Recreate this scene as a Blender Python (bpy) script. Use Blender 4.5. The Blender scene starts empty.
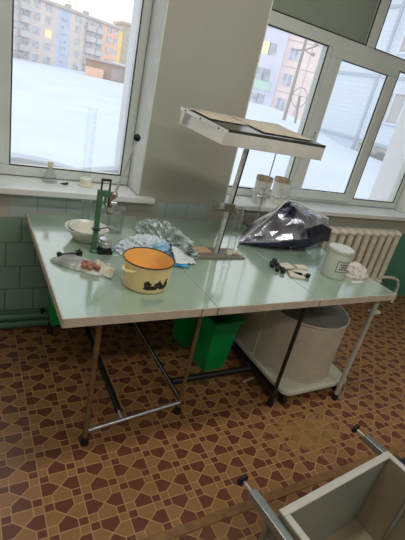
import bpy, bmesh, math, random
from mathutils import Vector, Matrix, noise
random.seed(7)
PI = math.pi
SC = bpy.context.scene
COL = SC.collection
V = Vector

# ------------------------------------------------------------------ materials
def srgb(r, g, b):
    def f(c):
        c /= 255.0
        return c / 12.92 if c <= 0.04045 else ((c + 0.055) / 1.055) ** 2.4
    return (f(r), f(g), f(b), 1.0)

def pm(name, c, rough=0.5, metal=0.0, var=0.06, scale=14.0, bump=0.0, bscale=60.0, spec=0.5, alpha=1.0, dark=None, dthr=0.62):
    """Procedural material: noise varies the base colour, a second noise makes the bump."""
    m = bpy.data.materials.new(name); m.use_nodes = True
    nt = m.node_tree; N = nt.nodes; L = nt.links
    p = N['Principled BSDF']
    p.inputs['Roughness'].default_value = rough
    p.inputs['Metallic'].default_value = metal
    p.inputs['Specular IOR Level'].default_value = spec
    p.inputs['Alpha'].default_value = alpha
    tc = N.new('ShaderNodeTexCoord')
    no = N.new('ShaderNodeTexNoise'); no.inputs['Scale'].default_value = scale; no.inputs['Detail'].default_value = 4
    L.new(tc.outputs['Object'], no.inputs['Vector'])
    cr = N.new('ShaderNodeValToRGB')
    lo = tuple(max(0, x * (1 - var * 2)) for x in c[:3]) + (1,)
    hi = tuple(min(1, x * (1 + var * 2)) for x in c[:3]) + (1,)
    cr.color_ramp.elements[0].position = 0.3; cr.color_ramp.elements[0].color = lo
    cr.color_ramp.elements[1].position = 0.7; cr.color_ramp.elements[1].color = hi
    L.new(no.outputs['Fac'], cr.inputs['Fac'])
    out = cr.outputs['Color']
    if dark:
        n2 = N.new('ShaderNodeTexNoise'); n2.inputs['Scale'].default_value = scale * 0.6; n2.inputs['Detail'].default_value = 6
        L.new(tc.outputs['Object'], n2.inputs['Vector'])
        r2 = N.new('ShaderNodeMapRange'); r2.inputs[1].default_value = dthr; r2.inputs[2].default_value = dthr + 0.06
        L.new(n2.outputs['Fac'], r2.inputs[0])
        mx = N.new('ShaderNodeMix'); mx.data_type = 'RGBA'
        L.new(r2.outputs[0], mx.inputs[0]); L.new(out, mx.inputs[6]); mx.inputs[7].default_value = dark
        out = mx.outputs[2]
    L.new(out, p.inputs['Base Color'])
    if bump > 0:
        nb = N.new('ShaderNodeTexNoise'); nb.inputs['Scale'].default_value = bscale; nb.inputs['Detail'].default_value = 5
        L.new(tc.outputs['Object'], nb.inputs['Vector'])
        b = N.new('ShaderNodeBump'); b.inputs['Strength'].default_value = bump; b.inputs['Distance'].default_value = 0.01
        L.new(nb.outputs['Fac'], b.inputs['Height']); L.new(b.outputs['Normal'], p.inputs['Normal'])
    return m

def glass(name, tint=(1, 1, 1, 1), base=0.06, edge=0.75, rough=0.02):
    """Thin glass: clear straight through, reflecting more at grazing angles."""
    m = bpy.data.materials.new(name); m.use_nodes = True
    nt = m.node_tree; N = nt.nodes; L = nt.links
    N.remove(N['Principled BSDF'])
    o = N['Material Output']
    tr = N.new('ShaderNodeBsdfTransparent'); tr.inputs[0].default_value = tint
    gl = N.new('ShaderNodeBsdfGlossy'); gl.inputs['Roughness'].default_value = rough
    lw = N.new('ShaderNodeLayerWeight'); lw.inputs[0].default_value = 0.35
    mr = N.new('ShaderNodeMapRange'); mr.inputs[3].default_value = base; mr.inputs[4].default_value = edge
    L.new(lw.outputs['Facing'], mr.inputs[0])
    pw = N.new('ShaderNodeMath'); pw.operation = 'POWER'; pw.inputs[1].default_value = 1.6
    L.new(mr.outputs[0], pw.inputs[0])
    mx = N.new('ShaderNodeMixShader')
    L.new(pw.outputs[0], mx.inputs[0]); L.new(tr.outputs[0], mx.inputs[1]); L.new(gl.outputs[0], mx.inputs[2])
    L.new(mx.outputs[0], o.inputs['Surface'])
    return m

def emis(name, c, s):
    m = bpy.data.materials.new(name); m.use_nodes = True
    nt = m.node_tree; N = nt.nodes
    p = N['Principled BSDF']; p.inputs['Base Color'].default_value = c
    p.inputs['Emission Color'].default_value = c; p.inputs['Emission Strength'].default_value = s
    return m

class NB:
    """tiny node-math builder"""
    def __init__(s, nt): s.nt = nt; s.N = nt.nodes; s.L = nt.links
    def m(s, op, a, b=None, c=None):
        n = s.N.new('ShaderNodeMath'); n.operation = op
        for i, v in enumerate((a, b, c)):
            if v is None: continue
            if isinstance(v, (int, float)): n.inputs[i].default_value = v
            else: s.L.new(v, n.inputs[i])
        return n.outputs[0]
    def mix(s, f, a, b):
        n = s.N.new('ShaderNodeMix'); n.data_type = 'RGBA'
        for i, v in ((0, f), (6, a), (7, b)):
            if isinstance(v, (tuple, int, float)): n.inputs[i].default_value = v
            else: s.L.new(v, n.inputs[i])
        return n.outputs[2]
    def noise(s, vec, scale, detail=4):
        n = s.N.new('ShaderNodeTexNoise'); n.inputs['Scale'].default_value = scale; n.inputs['Detail'].default_value = detail
        s.L.new(vec, n.inputs['Vector']); return n.outputs['Fac']
    def ramp(s, v, lo, hi):
        n = s.N.new('ShaderNodeMapRange'); n.inputs[1].default_value = lo; n.inputs[2].default_value = hi
        s.L.new(v, n.inputs[0]); return n.outputs[0]

def floor_material():
    m = bpy.data.materials.new('patterned linoleum'); m.use_nodes = True
    b = NB(m.node_tree); p = b.N['Principled BSDF']
    g = b.N.new('ShaderNodeNewGeometry'); sp = b.N.new('ShaderNodeSeparateXYZ'); b.L.new(g.outputs['Position'], sp.inputs[0])
    PX, PY, A, B = 0.1445, 0.1235, 0.0365, 0.0325
    u = b.m('DIVIDE', b.m('SUBTRACT', sp.outputs[0], 0.658), PX)
    v = b.m('DIVIDE', b.m('SUBTRACT', sp.outputs[1], 1.046), PY)
    fu, fv = b.m('FLOOR', u), b.m('FLOOR', v)
    hs = b.m('MULTIPLY', b.m('ADD', fu, fv), 0.5); par = b.m('GREATER_THAN', b.m('SUBTRACT', hs, b.m('FLOOR', hs)), 0.25)
    pp = b.m('MULTIPLY', b.m('SUBTRACT', b.m('SUBTRACT', u, fu), 0.5), PX)
    qq = b.m('MULTIPLY', b.m('SUBTRACT', b.m('SUBTRACT', v, fv), 0.5), PY)
    ax, ay = b.m('ABSOLUTE', pp), b.m('ABSOLUTE', qq)
    cx, cy = PX / 2 - A, PY / 2 - B
    gx, gy = b.m('GREATER_THAN', ax, cx), b.m('GREATER_THAN', ay, cy)
    small = b.m('MULTIPLY', gx, gy)
    sdark = b.m('LESS_THAN', b.m('MULTIPLY', pp, qq), 0.0)
    vert = b.m('GREATER_THAN', b.m('DIVIDE', ay, cy), b.m('DIVIDE', ax, cx))
    pdark = b.m('ABSOLUTE', b.m('SUBTRACT', vert, par))
    dark = b.m('ADD', b.m('MULTIPLY', small, sdark), b.m('MULTIPLY', b.m('SUBTRACT', 1.0, small), pdark))
    dgrid = b.m('MINIMUM', b.m('SUBTRACT', PX / 2, ax), b.m('SUBTRACT', PY / 2, ay))
    dx, dy = b.m('ABSOLUTE', b.m('SUBTRACT', ax, cx)), b.m('ABSOLUTE', b.m('SUBTRACT', ay, cy))
    d1 = b.m('ADD', dy, b.m('MULTIPLY', b.m('SUBTRACT', 1.0, gx), 1.0))
    d2 = b.m('ADD', dx, b.m('MULTIPLY', b.m('SUBTRACT', 1.0, gy), 1.0))
    hyp = math.hypot(cx, cy)
    diag = b.m('ABSOLUTE', b.m('SUBTRACT', b.m('MULTIPLY', ay, cx / hyp), b.m('MULTIPLY', ax, cy / hyp)))
    d3 = b.m('ADD', diag, b.m('MAXIMUM', gx, gy))
    d = b.m('MINIMUM', dgrid, b.m('MINIMUM', d1, b.m('MINIMUM', d2, d3)))
    line = b.m('SUBTRACT', 1.0, b.ramp(d, 0.0012, 0.0028))
    n1 = b.noise(g.outputs['Position'], 90, 5); n2 = b.noise(g.outputs['Position'], 2.2, 3)
    light = b.mix(n1, srgb(138, 98, 58), srgb(160, 118, 76))
    drk = b.mix(n1, srgb(90, 50, 35), srgb(120, 72, 51))
    c = b.mix(dark, light, drk)
    c = b.mix(b.m('MULTIPLY', line, 0.85), c, srgb(192, 152, 104))
    # scuffed patch where the print is worn through
    wx = b.m('DIVIDE', b.m('SUBTRACT', sp.outputs[0], 1.55), 0.30); wy = b.m('DIVIDE', b.m('SUBTRACT', sp.outputs[1], 1.03), 0.17)
    r = b.m('SQRT', b.m('ADD', b.m('MULTIPLY', wx, wx), b.m('MULTIPLY', wy, wy)))
    wear = b.m('MULTIPLY', b.ramp(b.m('SUBTRACT', b.m('ADD', b.noise(g.outputs['Position'], 22, 7), 0.36), b.m('MULTIPLY', r, 0.40)), 0.52, 0.66), 0.7)
    c = b.mix(wear, c, srgb(158, 124, 64))
    c = b.mix(b.m('MULTIPLY', b.ramp(n2, 0.45, 0.75), 0.25), c, srgb(110, 72, 38))
    b.L.new(c, p.inputs['Base Color'])
    p.inputs['Roughness'].default_value = 0.32; p.inputs['Specular IOR Level'].default_value = 0.6
    bp = b.N.new('ShaderNodeBump'); bp.inputs['Strength'].default_value = 0.25; bp.inputs['Distance'].default_value = 0.004
    b.L.new(n1, bp.inputs['Height']); b.L.new(bp.outputs[0], p.inputs['Normal'])
    return m

def wall_material():
    m = bpy.data.materials.new('painted plaster over glazed tiles'); m.use_nodes = True
    b = NB(m.node_tree); p = b.N['Principled BSDF']
    g = b.N.new('ShaderNodeNewGeometry'); sp = b.N.new('ShaderNodeSeparateXYZ'); b.L.new(g.outputs['Position'], sp.inputs[0])
    X, Z = sp.outputs[0], sp.outputs[2]
    def band(v, lo, hi): return b.m('MULTIPLY', b.m('GREATER_THAN', v, lo), b.m('LESS_THAN', v, hi))
    low = b.m('LESS_THAN', Z, 0.692)
    top = b.m('MULTIPLY', b.m('LESS_THAN', Z, 0.832), b.m('ADD', band(X, 0.19, 0.76), band(X, 1.02, 1.36)))
    tile = b.m('MINIMUM', b.m('ADD', low, top), 1.0)
    row = b.m('DIVIDE', b.m('SUBTRACT', Z, 0.112), 0.1455); fr = b.m('FLOOR', row)
    odd = b.m('ABSOLUTE', b.m('MODULO', fr, 2.0))
    col = b.m('ADD', b.m('DIVIDE', b.m('SUBTRACT', X, 0.025), 0.15), b.m('MULTIPLY', odd, 0.5)); fc = b.m('FLOOR', col)
    ex = b.m('MULTIPLY', b.m('SUBTRACT', 0.5, b.m('ABSOLUTE', b.m('SUBTRACT', b.m('SUBTRACT', col, fc), 0.5))), 0.15)
    ez = b.m('MULTIPLY', b.m('SUBTRACT', 0.5, b.m('ABSOLUTE', b.m('SUBTRACT', b.m('SUBTRACT', row, fr), 0.5))), 0.1455)
    joint = b.m('SUBTRACT', 1.0, b.ramp(b.m('MINIMUM', ex, ez), 0.0015, 0.004))
    wn = b.N.new('ShaderNodeTexWhiteNoise'); wn.noise_dimensions = '2D'
    cb = b.N.new('ShaderNodeCombineXYZ'); b.L.new(fc, cb.inputs[0]); b.L.new(fr, cb.inputs[1]); b.L.new(cb.outputs[0], wn.inputs['Vector'])
    n1 = b.noise(g.outputs['Position'], 5, 5)
    paintlow = b.mix(b.ramp(X, 2.6, 3.3), srgb(122, 154, 136), srgb(68, 132, 108))
    tcol = b.mix(wn.outputs['Value'], paintlow, srgb(124, 152, 138))
    tcol = b.mix(b.m('GREATER_THAN', X, 2.4), tcol, paintlow)
    tcol = b.mix(b.m('MULTIPLY', top, b.m('SUBTRACT', 1.0, low)), tcol, b.mix(wn.outputs['Value'], srgb(168, 184, 180), srgb(176, 190, 184)))
    tcol = b.mix(b.m('MULTIPLY', b.m('MULTIPLY', joint, b.m('LESS_THAN', X, 2.4)), b.m('ADD', 0.35, b.m('MULTIPLY', low, 0.45))), tcol, srgb(62, 74, 64))
    pl = b.mix(n1, srgb(168, 170, 156), srgb(178, 178, 164))
    pl = b.mix(b.ramp(b.noise(g.outputs['Position'], 2.3, 3), 0.52, 0.72), pl, srgb(178, 168, 158))
    b.L.new(b.mix(tile, pl, tcol), p.inputs['Base Color'])
    rr = b.m('SUBTRACT', 0.6, b.m('MULTIPLY', tile, 0.3)); b.L.new(rr, p.inputs['Roughness'])
    bp = b.N.new('ShaderNodeBump'); bp.inputs['Strength'].default_value = 0.3; bp.inputs['Distance'].default_value = 0.004
    b.L.new(b.m('SUBTRACT', b.m('MULTIPLY', n1, 0.3), b.m('MULTIPLY', joint, tile)), bp.inputs['Height']); b.L.new(bp.outputs[0], p.inputs['Normal'])
    return m

M = dict(
    plaster=pm('white plaster', srgb(222, 224, 216), 0.7, var=0.03, bump=0.1),
    ceiling=pm('ceiling whitewash', srgb(228, 230, 226), 0.8, var=0.02),
    upvc=pm('window plastic', srgb(218, 224, 218), 0.4, var=0.02, scale=5),
    panel=pm('grey green infill panel', srgb(150, 164, 148), 0.5, var=0.02),
    gasket=pm('black rubber gasket', srgb(34, 36, 34), 0.6),
    sill=pm('glossy sill plastic', srgb(226, 228, 224), 0.3, var=0.02),
    lam=pm('mint laminate', srgb(154, 176, 156), 0.15, var=0.03, scale=5, bump=0.006, bscale=9, spec=0.9),
    edge=pm('worn laminate edge', srgb(196, 180, 162), 0.5, var=0.06, scale=20, dark=srgb(90, 70, 52), dthr=0.68),
    chrome=pm('chrome tube', srgb(200, 203, 203), 0.3, 0.75, var=0.03),
    steel=pm('dull steel', srgb(204, 204, 198), 0.33, 0.5, var=0.08, scale=40),
    darksteel=pm('dark steel', srgb(78, 76, 70), 0.35, 0.9, var=0.1, scale=40),
    legtan=pm('brown painted tube', srgb(120, 96, 66), 0.4, 0.3, var=0.1),
    black=pm('black paint', srgb(24, 24, 23), 0.45),
    rubber=pm('black rubber', srgb(20, 20, 20), 0.6),
    greyleg=pm('pale grey painted steel', srgb(176, 172, 158), 0.45, var=0.04),
    greenpl=pm('green plastic', srgb(0, 150, 74), 0.38, var=0.05),
    drum=pm('cream white enamel', srgb(196, 186, 168), 0.45, var=0.03),
    trolleyw=pm('white trolley deck', srgb(205, 203, 185), 0.4, var=0.03),
    greylid=pm('grey plastic lid', srgb(116, 111, 97), 0.6, var=0.08, scale=12),
    castgreen=pm('green hammered enamel', srgb(70, 110, 86), 0.4, var=0.12, scale=60, bump=0.1),
    brass=pm('tarnished brass', srgb(170, 166, 156), 0.25, 0.8, var=0.15, scale=40),
    potyel=pm('yellow enamel', srgb(238, 214, 156), 0.22, var=0.03),
    potin=pm('ochre enamel inside', srgb(236, 178, 96), 0.3, var=0.03),
    potrim=pm('brown enamel rim', srgb(62, 30, 22), 0.3),
    potdeco=pm('black decal', srgb(30, 24, 18), 0.4, var=0.2, scale=80),
    china=pm('white china', srgb(222, 220, 205), 0.2, var=0.02),
    milk=pm('cream plastic', srgb(232, 228, 205), 0.35, var=0.03),
    canw=pm('white canister plastic', srgb(205, 210, 200), 0.35, var=0.02),
    ink=pm('black print', srgb(24, 26, 24), 0.5),
    cupw=pm('stained white cup', srgb(232, 232, 224), 0.4, var=0.05, scale=30),
    cuprim=pm('brown stained rim', srgb(176, 158, 132), 0.5, var=0.2, scale=60),
    cardboard=pm('cardboard', srgb(180, 146, 112), 0.7, var=0.08),
    paper=pm('warm paper', srgb(206, 192, 172), 0.6, var=0.08, scale=9, dark=srgb(150, 110, 80), dthr=0.66),
    crumple=pm('crumpled paper', srgb(214, 206, 200), 0.5, var=0.1, scale=30, bump=0.3),
    frost=pm('frosted plastic', srgb(215, 210, 200), 0.3, var=0.04, scale=8, dark=srgb(150, 142, 130), dthr=0.60),
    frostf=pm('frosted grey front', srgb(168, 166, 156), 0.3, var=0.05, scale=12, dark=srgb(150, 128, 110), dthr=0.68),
    alu=pm('white aluminium strip', srgb(232, 232, 228), 0.3, 0.2, var=0.02),
    darkplate=pm('dark green plate', srgb(62, 66, 58), 0.2, 0.1, var=0.1),
    foil=pm('metallised black film', srgb(190, 192, 202), 0.2, 0.8, var=0.3, scale=6, dark=srgb(60, 62, 80), dthr=0.50, bump=0.35, bscale=14),
    foildark=pm('navy film lining', srgb(38, 40, 58), 0.25, 0.3, var=0.2, scale=12, bump=0.3, bscale=18),
    bagclear=pm('crinkled striped bag', srgb(182, 192, 186), 0.2, var=0.3, scale=30, bump=0.5, bscale=40, dark=srgb(56, 92, 100), dthr=0.60),
    bagwhite=pm('white blue carrier bag', srgb(206, 216, 222), 0.3, var=0.06, scale=9, bump=0.4, bscale=30, dark=srgb(146, 190, 214), dthr=0.50),
    bagblue=pm('blue printed bag', srgb(72, 148, 196), 0.3, var=0.08, scale=20, bump=0.2),
    bagwhite2=pm('plain white bag', srgb(222, 224, 226), 0.35, var=0.04, scale=20, bump=0.3),
    specbag=pm('cloudy plastic bag', srgb(172, 174, 168), 0.22, var=0.2, scale=18, bump=0.3, bscale=24, dark=srgb(214, 214, 206), dthr=0.52),
    pinkstone=pm('pink stones', srgb(164, 108, 88), 0.5, var=0.2, scale=50, bump=0.5),
    bone=pm('off white ceramic tile', srgb(214, 206, 186), 0.5, var=0.05),
    radiator=pm('cream radiator paint', srgb(222, 216, 198), 0.4, var=0.05, scale=20),
    pipegreen=pm('green painted pipe', srgb(74, 116, 92), 0.4, var=0.08),
    cabw=pm('white enamel cabinet edge', srgb(190, 188, 176), 0.4, var=0.05, scale=20, dark=srgb(120, 96, 70), dthr=0.72),
    cabin=pm('grey enamel inside', srgb(140, 143, 132), 0.4, var=0.05, scale=4, dark=srgb(120, 108, 84), dthr=0.66),
    cabin2=pm('beige enamel inside', srgb(146, 134, 110), 0.45, var=0.07, scale=5),
    tubealu=pm('aluminium square tube', srgb(165, 172, 172), 0.32, 0.8, var=0.04),
    strip=pm('worn brown lino strip', srgb(134, 98, 60), 0.4, var=0.12, scale=25, bump=0.2),
    navy=pm('dark navy plastic', srgb(30, 34, 46), 0.5),
    snow=pm('snow', (0.78, 0.83, 0.91, 1), 0.8, var=0.02, scale=0.4),
    lamp=emis('fill lamp diffuser', (1, 0.97, 0.92, 1), 3.0),
)
for k_, w_ in (('lam', 1.0),):
    p_ = M[k_].node_tree.nodes['Principled BSDF']; p_.inputs['Coat Weight'].default_value = w_; p_.inputs['Coat Roughness'].default_value = 0.10; p_.inputs['Coat IOR'].default_value = 1.85
M['floor'] = floor_material(); M['wall'] = wall_material()
M['pane'] = glass('window glass', (1, 1, 1, 1), 0.03, 0.45, 0.0)
M['glass'] = glass('laboratory glass', (0.975, 0.985, 0.98, 1), 0.08, 0.7, 0.04); M['beakerglass'] = glass('thick clear glass', (0.96, 0.975, 0.97, 1), 0.16, 1.0, 0.06); M['glassthin'] = glass('thin laboratory glass', (0.99, 0.995, 0.995, 1), 0.03, 0.35, 0.04)
M['glassd'] = glass('grey glass', (0.72, 0.76, 0.74, 1), 0.15, 0.9, 0.05)

# ------------------------------------------------------------------ mesh helpers
def box(bm, x0, x1, y0, y1, z0, z1, mat=None):
    vs = [bm.verts.new(V(c)) for c in ((x0,y0,z0),(x1,y0,z0),(x1,y1,z0),(x0,y1,z0),(x0,y0,z1),(x1,y0,z1),(x1,y1,z1),(x0,y1,z1))]
    if mat is not None:
        for v in vs: v.co = mat @ v.co
    for f in ((0,3,2,1),(4,5,6,7),(0,1,5,4),(1,2,6,5),(2,3,7,6),(3,0,4,7)):
        bm.faces.new([vs[i] for i in f])
    return vs

def hexa(bm, pts):
    vs = [bm.verts.new(V(p)) for p in pts]
    for f in ((0,3,2,1),(4,5,6,7),(0,1,5,4),(1,2,6,5),(2,3,7,6),(3,0,4,7)):
        bm.faces.new([vs[i] for i in f])

def lathe(bm, prof, c=(0, 0, 0), seg=32, sx=1.0, sy=1.0):
    c = V(c); rings = []
    for r, z in prof:
        if r < 1e-5: rings.append([bm.verts.new(c + V((0, 0, z)))])
        else: rings.append([bm.verts.new(c + V((r * sx * math.cos(2*PI*i/seg), r * sy * math.sin(2*PI*i/seg), z))) for i in range(seg)])
    for a, b in zip(rings, rings[1:]):
        if len(a) == 1 and len(b) == 1: continue
        for i in range(seg):
            j = (i + 1) % seg
            if len(a) == 1: bm.faces.new((a[0], b[j], b[i]))
            elif len(b) == 1: bm.faces.new((a[i], a[j], b[0]))
            else: bm.faces.new((a[i], a[j], b[j], b[i]))

def tube(bm, pts, r, seg=12, cap=True, closed=False):
    pts = [V(p) for p in pts]; n = len(pts); rings = []
    up = None
    for i, p in enumerate(pts):
        if closed: t = (pts[(i+1) % n] - pts[i-1]).normalized()
        elif i == 0: t = (pts[1] - p).normalized()
        elif i == n - 1: t = (p - pts[-2]).normalized()
        else: t = ((pts[i+1] - p).normalized() + (p - pts[i-1]).normalized()).normalized()
        if up is None:
            up = t.orthogonal().normalized()
        up = (up - t * up.dot(t)).normalized()
        s = t.cross(up)
        rr = r[i] if isinstance(r, (list, tuple)) else r
        rings.append([bm.verts.new(p + (up * math.cos(2*PI*k/seg) + s * math.sin(2*PI*k/seg)) * rr) for k in range(seg)])
    pr = list(zip(rings, rings[1:])) + ([(rings[-1], rings[0])] if closed else [])
    for a, b in pr:
        for k in range(seg):
            bm.faces.new((a[k], a[(k+1) % seg], b[(k+1) % seg], b[k]))
    if cap and not closed:
        bm.faces.new(list(reversed(rings[0]))); bm.faces.new(rings[-1])

def sphere(bm, c, r, u=16, v=10, s=(1, 1, 1)):
    bmesh.ops.create_uvsphere(bm, u_segments=u, v_segments=v, radius=r, matrix=Matrix.Translation(V(c)) @ Matrix.Diagonal((*s, 1)))

def obj(name, bm, mat, parent=None, smooth=False, bevel=0.0, seg=2, loc=None):
    bmesh.ops.recalc_face_normals(bm, faces=bm.faces)
    me = bpy.data.meshes.new(name); bm.to_mesh(me); bm.free()
    me.materials.append(M[mat] if isinstance(mat, str) else mat)
    if smooth:
        for f in me.polygons: f.use_smooth = True
    o = bpy.data.objects.new(name, me); COL.objects.link(o)
    if parent: o.parent = parent
    if loc: o.location = loc
    if bevel > 0:
        b = o.modifiers.new('bevel', 'BEVEL'); b.width = bevel; b.segments = seg; b.limit_method = 'ANGLE'
    if smooth:
        try: me.set_sharp_from_angle(angle=math.radians(40))
        except Exception: pass
    return o

def B(): return bmesh.new()
def part(name, fn, mat, parent=None, **k):
    bm = B(); fn(bm); return obj(name, bm, mat, parent, **k)
def boxo(name, dims, mat, parent=None, **k):
    return part(name, lambda bm: box(bm, *dims), mat, parent, **k)

def tag(o, label, cat, group=None, kind=None):
    o['label'] = label; o['category'] = cat
    if group: o['group'] = group
    if kind: o['kind'] = kind
    return o
def thing(name, label, cat, loc=(0, 0, 0), rz=0.0, group=None):
    o = bpy.data.objects.new(name, None); COL.objects.link(o); o.empty_display_size = 0.05
    o.location = loc; o.rotation_euler = (0, 0, rz)
    return tag(o, label, cat, group)
def struct(name, bm, mat, label=None, parent=None, **k):
    o = obj(name, bm, mat, parent, **k)
    if not parent:
        o['kind'] = 'structure'
        if label: o['label'] = label; o['category'] = k.get('cat', name.split('_')[0])
    return o
def dup(root, loc, label=None, rz=None):
    r = root.copy(); COL.objects.link(r); r.location = loc
    if rz is not None: r.rotation_euler = (0, 0, rz)
    if label: r['label'] = label
    for ch in list(root.children):
        c = ch.copy(); COL.objects.link(c); c.parent = r
        for g in list(ch.children):
            d = g.copy(); COL.objects.link(d); d.parent = c
    return r

# ------------------------------------------------------------------ room shell
X0, X1, Y0, YW, YO, HC = -1.7, 4.5, -3.2, 2.25, 2.78, 3.05
W1 = (-0.90, 0.888); W2 = (1.49, 3.56); ZS, ZT = 0.83, 2.62

bm = B(); box(bm, X0, X1, Y0, YW, -0.08, 0.0); struct('floor', bm, 'floor', 'brown and tan linoleum floor printed with pentagons and small squares')
bm = B(); box(bm, X0, X1, Y0, YO, HC, HC + 0.1); struct('ceiling', bm, 'ceiling', 'plain white ceiling of the room')
bm = B()
box(bm, X0, X1, YW, YO, 0, ZS); box(bm, X0, X1, YW, YO, ZT, HC)
box(bm, X0, W1[0], YW, YO, ZS, ZT); box(bm, W1[1], W2[0], YW, YO, ZS, ZT); box(bm, W2[1], X1, YW, YO, ZS, ZT)
struct('wall_back', bm, 'wall', 'beige plastered window wall with green tiles along its foot')
bm = B(); box(bm, X0 - 0.15, X0, Y0, YO, 0, HC); struct('wall_left', bm, 'plaster', 'pale left side wall')
bm = B(); box(bm, X1, X1 + 0.15, Y0, YO, 0, HC); struct('wall_right', bm, 'plaster', 'pale right side wall')
bm = B(); box(bm, X0, X1, Y0 - 0.15, Y0, 0, HC); struct('wall_front', bm, 'plaster', 'pale wall behind the viewer')
# white lining of the window openings
M['exwhite'] = pm('white outer reveal', srgb(240, 242, 244), 0.6, var=0.01)
for i, (a, b_) in enumerate((W1, W2)):
    bm = B()
    for x0, x1 in ((a, a + 0.008), (b_ - 0.008, b_)): box(bm, x0, x1, YW - 0.002, 2.449, 0.866, ZT)
    box(bm, a + 0.009, b_ - 0.009, YW - 0.002, 2.449, ZT - 0.008, ZT)
    struct('trim_%d' % (i + 1), bm, 'plaster', ['white painted reveal around the left window', 'white painted reveal around the right window'][i])
    bm = B()
    for x0, x1 in ((a, a + 0.008), (b_ - 0.008, b_)): box(bm, x0, x1, 2.525, YO, 0.84, ZT)
    box(bm, a + 0.009, b_ - 0.009, 2.525, YO, ZT - 0.008, ZT); box(bm, a + 0.009, b_ - 0.009, 2.525, YO, 0.832, 0.855)
    struct('trim_%d' % (i + 6), bm, 'exwhite', ['white outer reveal beyond the left window glass', 'white outer reveal beyond the right window glass'][i])
bm = B(); box(bm, X0, X1, 0.765, 0.803, 0.0, 0.006); struct('trim_3', bm, 'strip', 'long brown seam strip crossing the linoleum floor', bevel=0.003)

# ------------------------------------------------------------------ windows
def gasket(bm, x0, x1, z0, z1, y, w=0.005):
    box(bm, x0, x1, y - 0.004, y + 0.004, z0, z0 + w); box(bm, x0, x1, y - 0.004, y + 0.004, z1 - w, z1)
    box(bm, x0, x0 + w, y - 0.004, y + 0.004, z0 + w, z1 - w); box(bm, x1 - w, x1, y - 0.004, y + 0.004, z0 + w, z1 - w)
def ring_frame(bm, x0, x1, z0, z1, gx0, gx1, gz0, gz1, y0, y1):
    box(bm, x0, x1, y0, y1, z0, gz0); box(bm, x0, x1, y0, y1, gz1, z1)
    box(bm, x0, gx0, y0, y1, gz0, gz1); box(bm, gx1, x1, y0, y1, gz0, gz1)

FY0, FY1 = 2.45, 2.52
# window 1 (left): a sash pane in view, more pane outside the frame on the left
bm = B(); ring_frame(bm, W1[0] + 0.008, W1[1] - 0.008, 0.866, ZT - 0.008, W1[0] + 0.07, 0.829, 0.922, ZT - 0.07, FY0, FY1)
box(bm, 0.085, 0.20, FY0, FY1, 0.922, ZT - 0.07)
w1 = struct('window_1', bm, 'upvc', 'left window with a tall single pane over the sill', bevel=0.006)
bm = B(); ring_frame(bm, W1[0] + 0.072, 0.10, 0.90, ZT - 0.075, W1[0] + 0.15, 0.03, 0.985, ZT - 0.15, FY0 - 0.018, FY0 - 0.001)
obj('sash', bm, 'upvc', w1, bevel=0.004)
for z in (0.945, 1.01):
    part('hinge', lambda bm: tube(bm, [(0.125, FY0 - 0.012, z), (0.125, FY0 - 0.012, z + 0.035)], 0.009), 'steel', w1, smooth=True)
bm = B(); gasket(bm, 0.20, 0.829, 0.922, ZT - 0.07, FY0 + 0.004); gasket(bm, 0.03 - 0.86, 0.03, 0.985, ZT - 0.15, FY0 - 0.0); obj('gasket', bm, 'gasket', w1)
for d in ((0.201, 0.828, 0.923, ZT - 0.071), (W1[0] + 0.071, 0.084, 0.923, ZT - 0.071)):
    boxo('glass_pane', (d[0], d[1], 2.482, 2.486, d[2], d[3]), 'pane', w1)

# window 2 (right): three panes below, transom, infill panel and a pane above
bm = B(); ring_frame(bm, W2[0] + 0.008, W2[1] - 0.008, 0.866, ZT - 0.008, 1.615, 3.50, 0.923, 2.56, FY0, FY1)
box(bm, 1.615, 3.50, FY0, FY1, 1.957, 2.035)
box(bm, 2.165, 2.235, FY0, FY1, 0.923, 1.957); box(bm, 2.875, 2.938, FY0, FY1, 0.923, 1.957); box(bm, 2.50, 2.592, FY0, FY1, 2.035, 2.56)
w2 = struct('window_2', bm, 'upvc', 'right window divided into three panes with an infill panel above', bevel=0.006)
bm = B(); ring_frame(bm, 2.200, 2.888, 0.895, 1.962, 2.300, 2.812, 0.962, 1.903, FY0 - 0.020, FY0 - 0.001); sash = obj('sash', bm, 'upvc', w2, bevel=0.005)
boxo('infill_panel', (1.616, 2.499, 2.475, 2.495, 2.036, 2.559), 'panel', w2)
bm = B()
for g_ in ((1.615, 2.165, 0.923, 1.957, FY0 + .004), (2.938, 3.50, 0.923, 1.957, FY0 + .004), (1.615, 2.50, 2.035, 2.56, FY0 + .004), (2.592, 3.50, 2.035, 2.56, FY0 + .004), (2.300, 2.812, 0.962, 1.903, FY0 - .004)):
    gasket(bm, *g_, w=0.006)
obj('gasket', bm, 'gasket', w2)
for d in ((1.616, 2.164, 0.924, 1.956), (2.939, 3.499, 0.924, 1.956), (2.593, 3.499, 2.036, 2.559), (2.236, 2.874, 0.924, 1.956)):
    boxo('glass_pane', (d[0], d[1], 2.482, 2.486, d[2], d[3]), 'pane', w2)
def hnd(bm):
    box(bm, 2.232, 2.262, 2.418, 2.43, 1.37, 1.44); tube(bm, [(2.247, 2.418, 1.405), (2.247, 2.395, 1.405), (2.247, 2.390, 1.39), (2.247, 2.390, 1.30)], 0.008, 8)
part('handle', hnd, 'plaster', sash, bevel=0.003)

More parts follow.
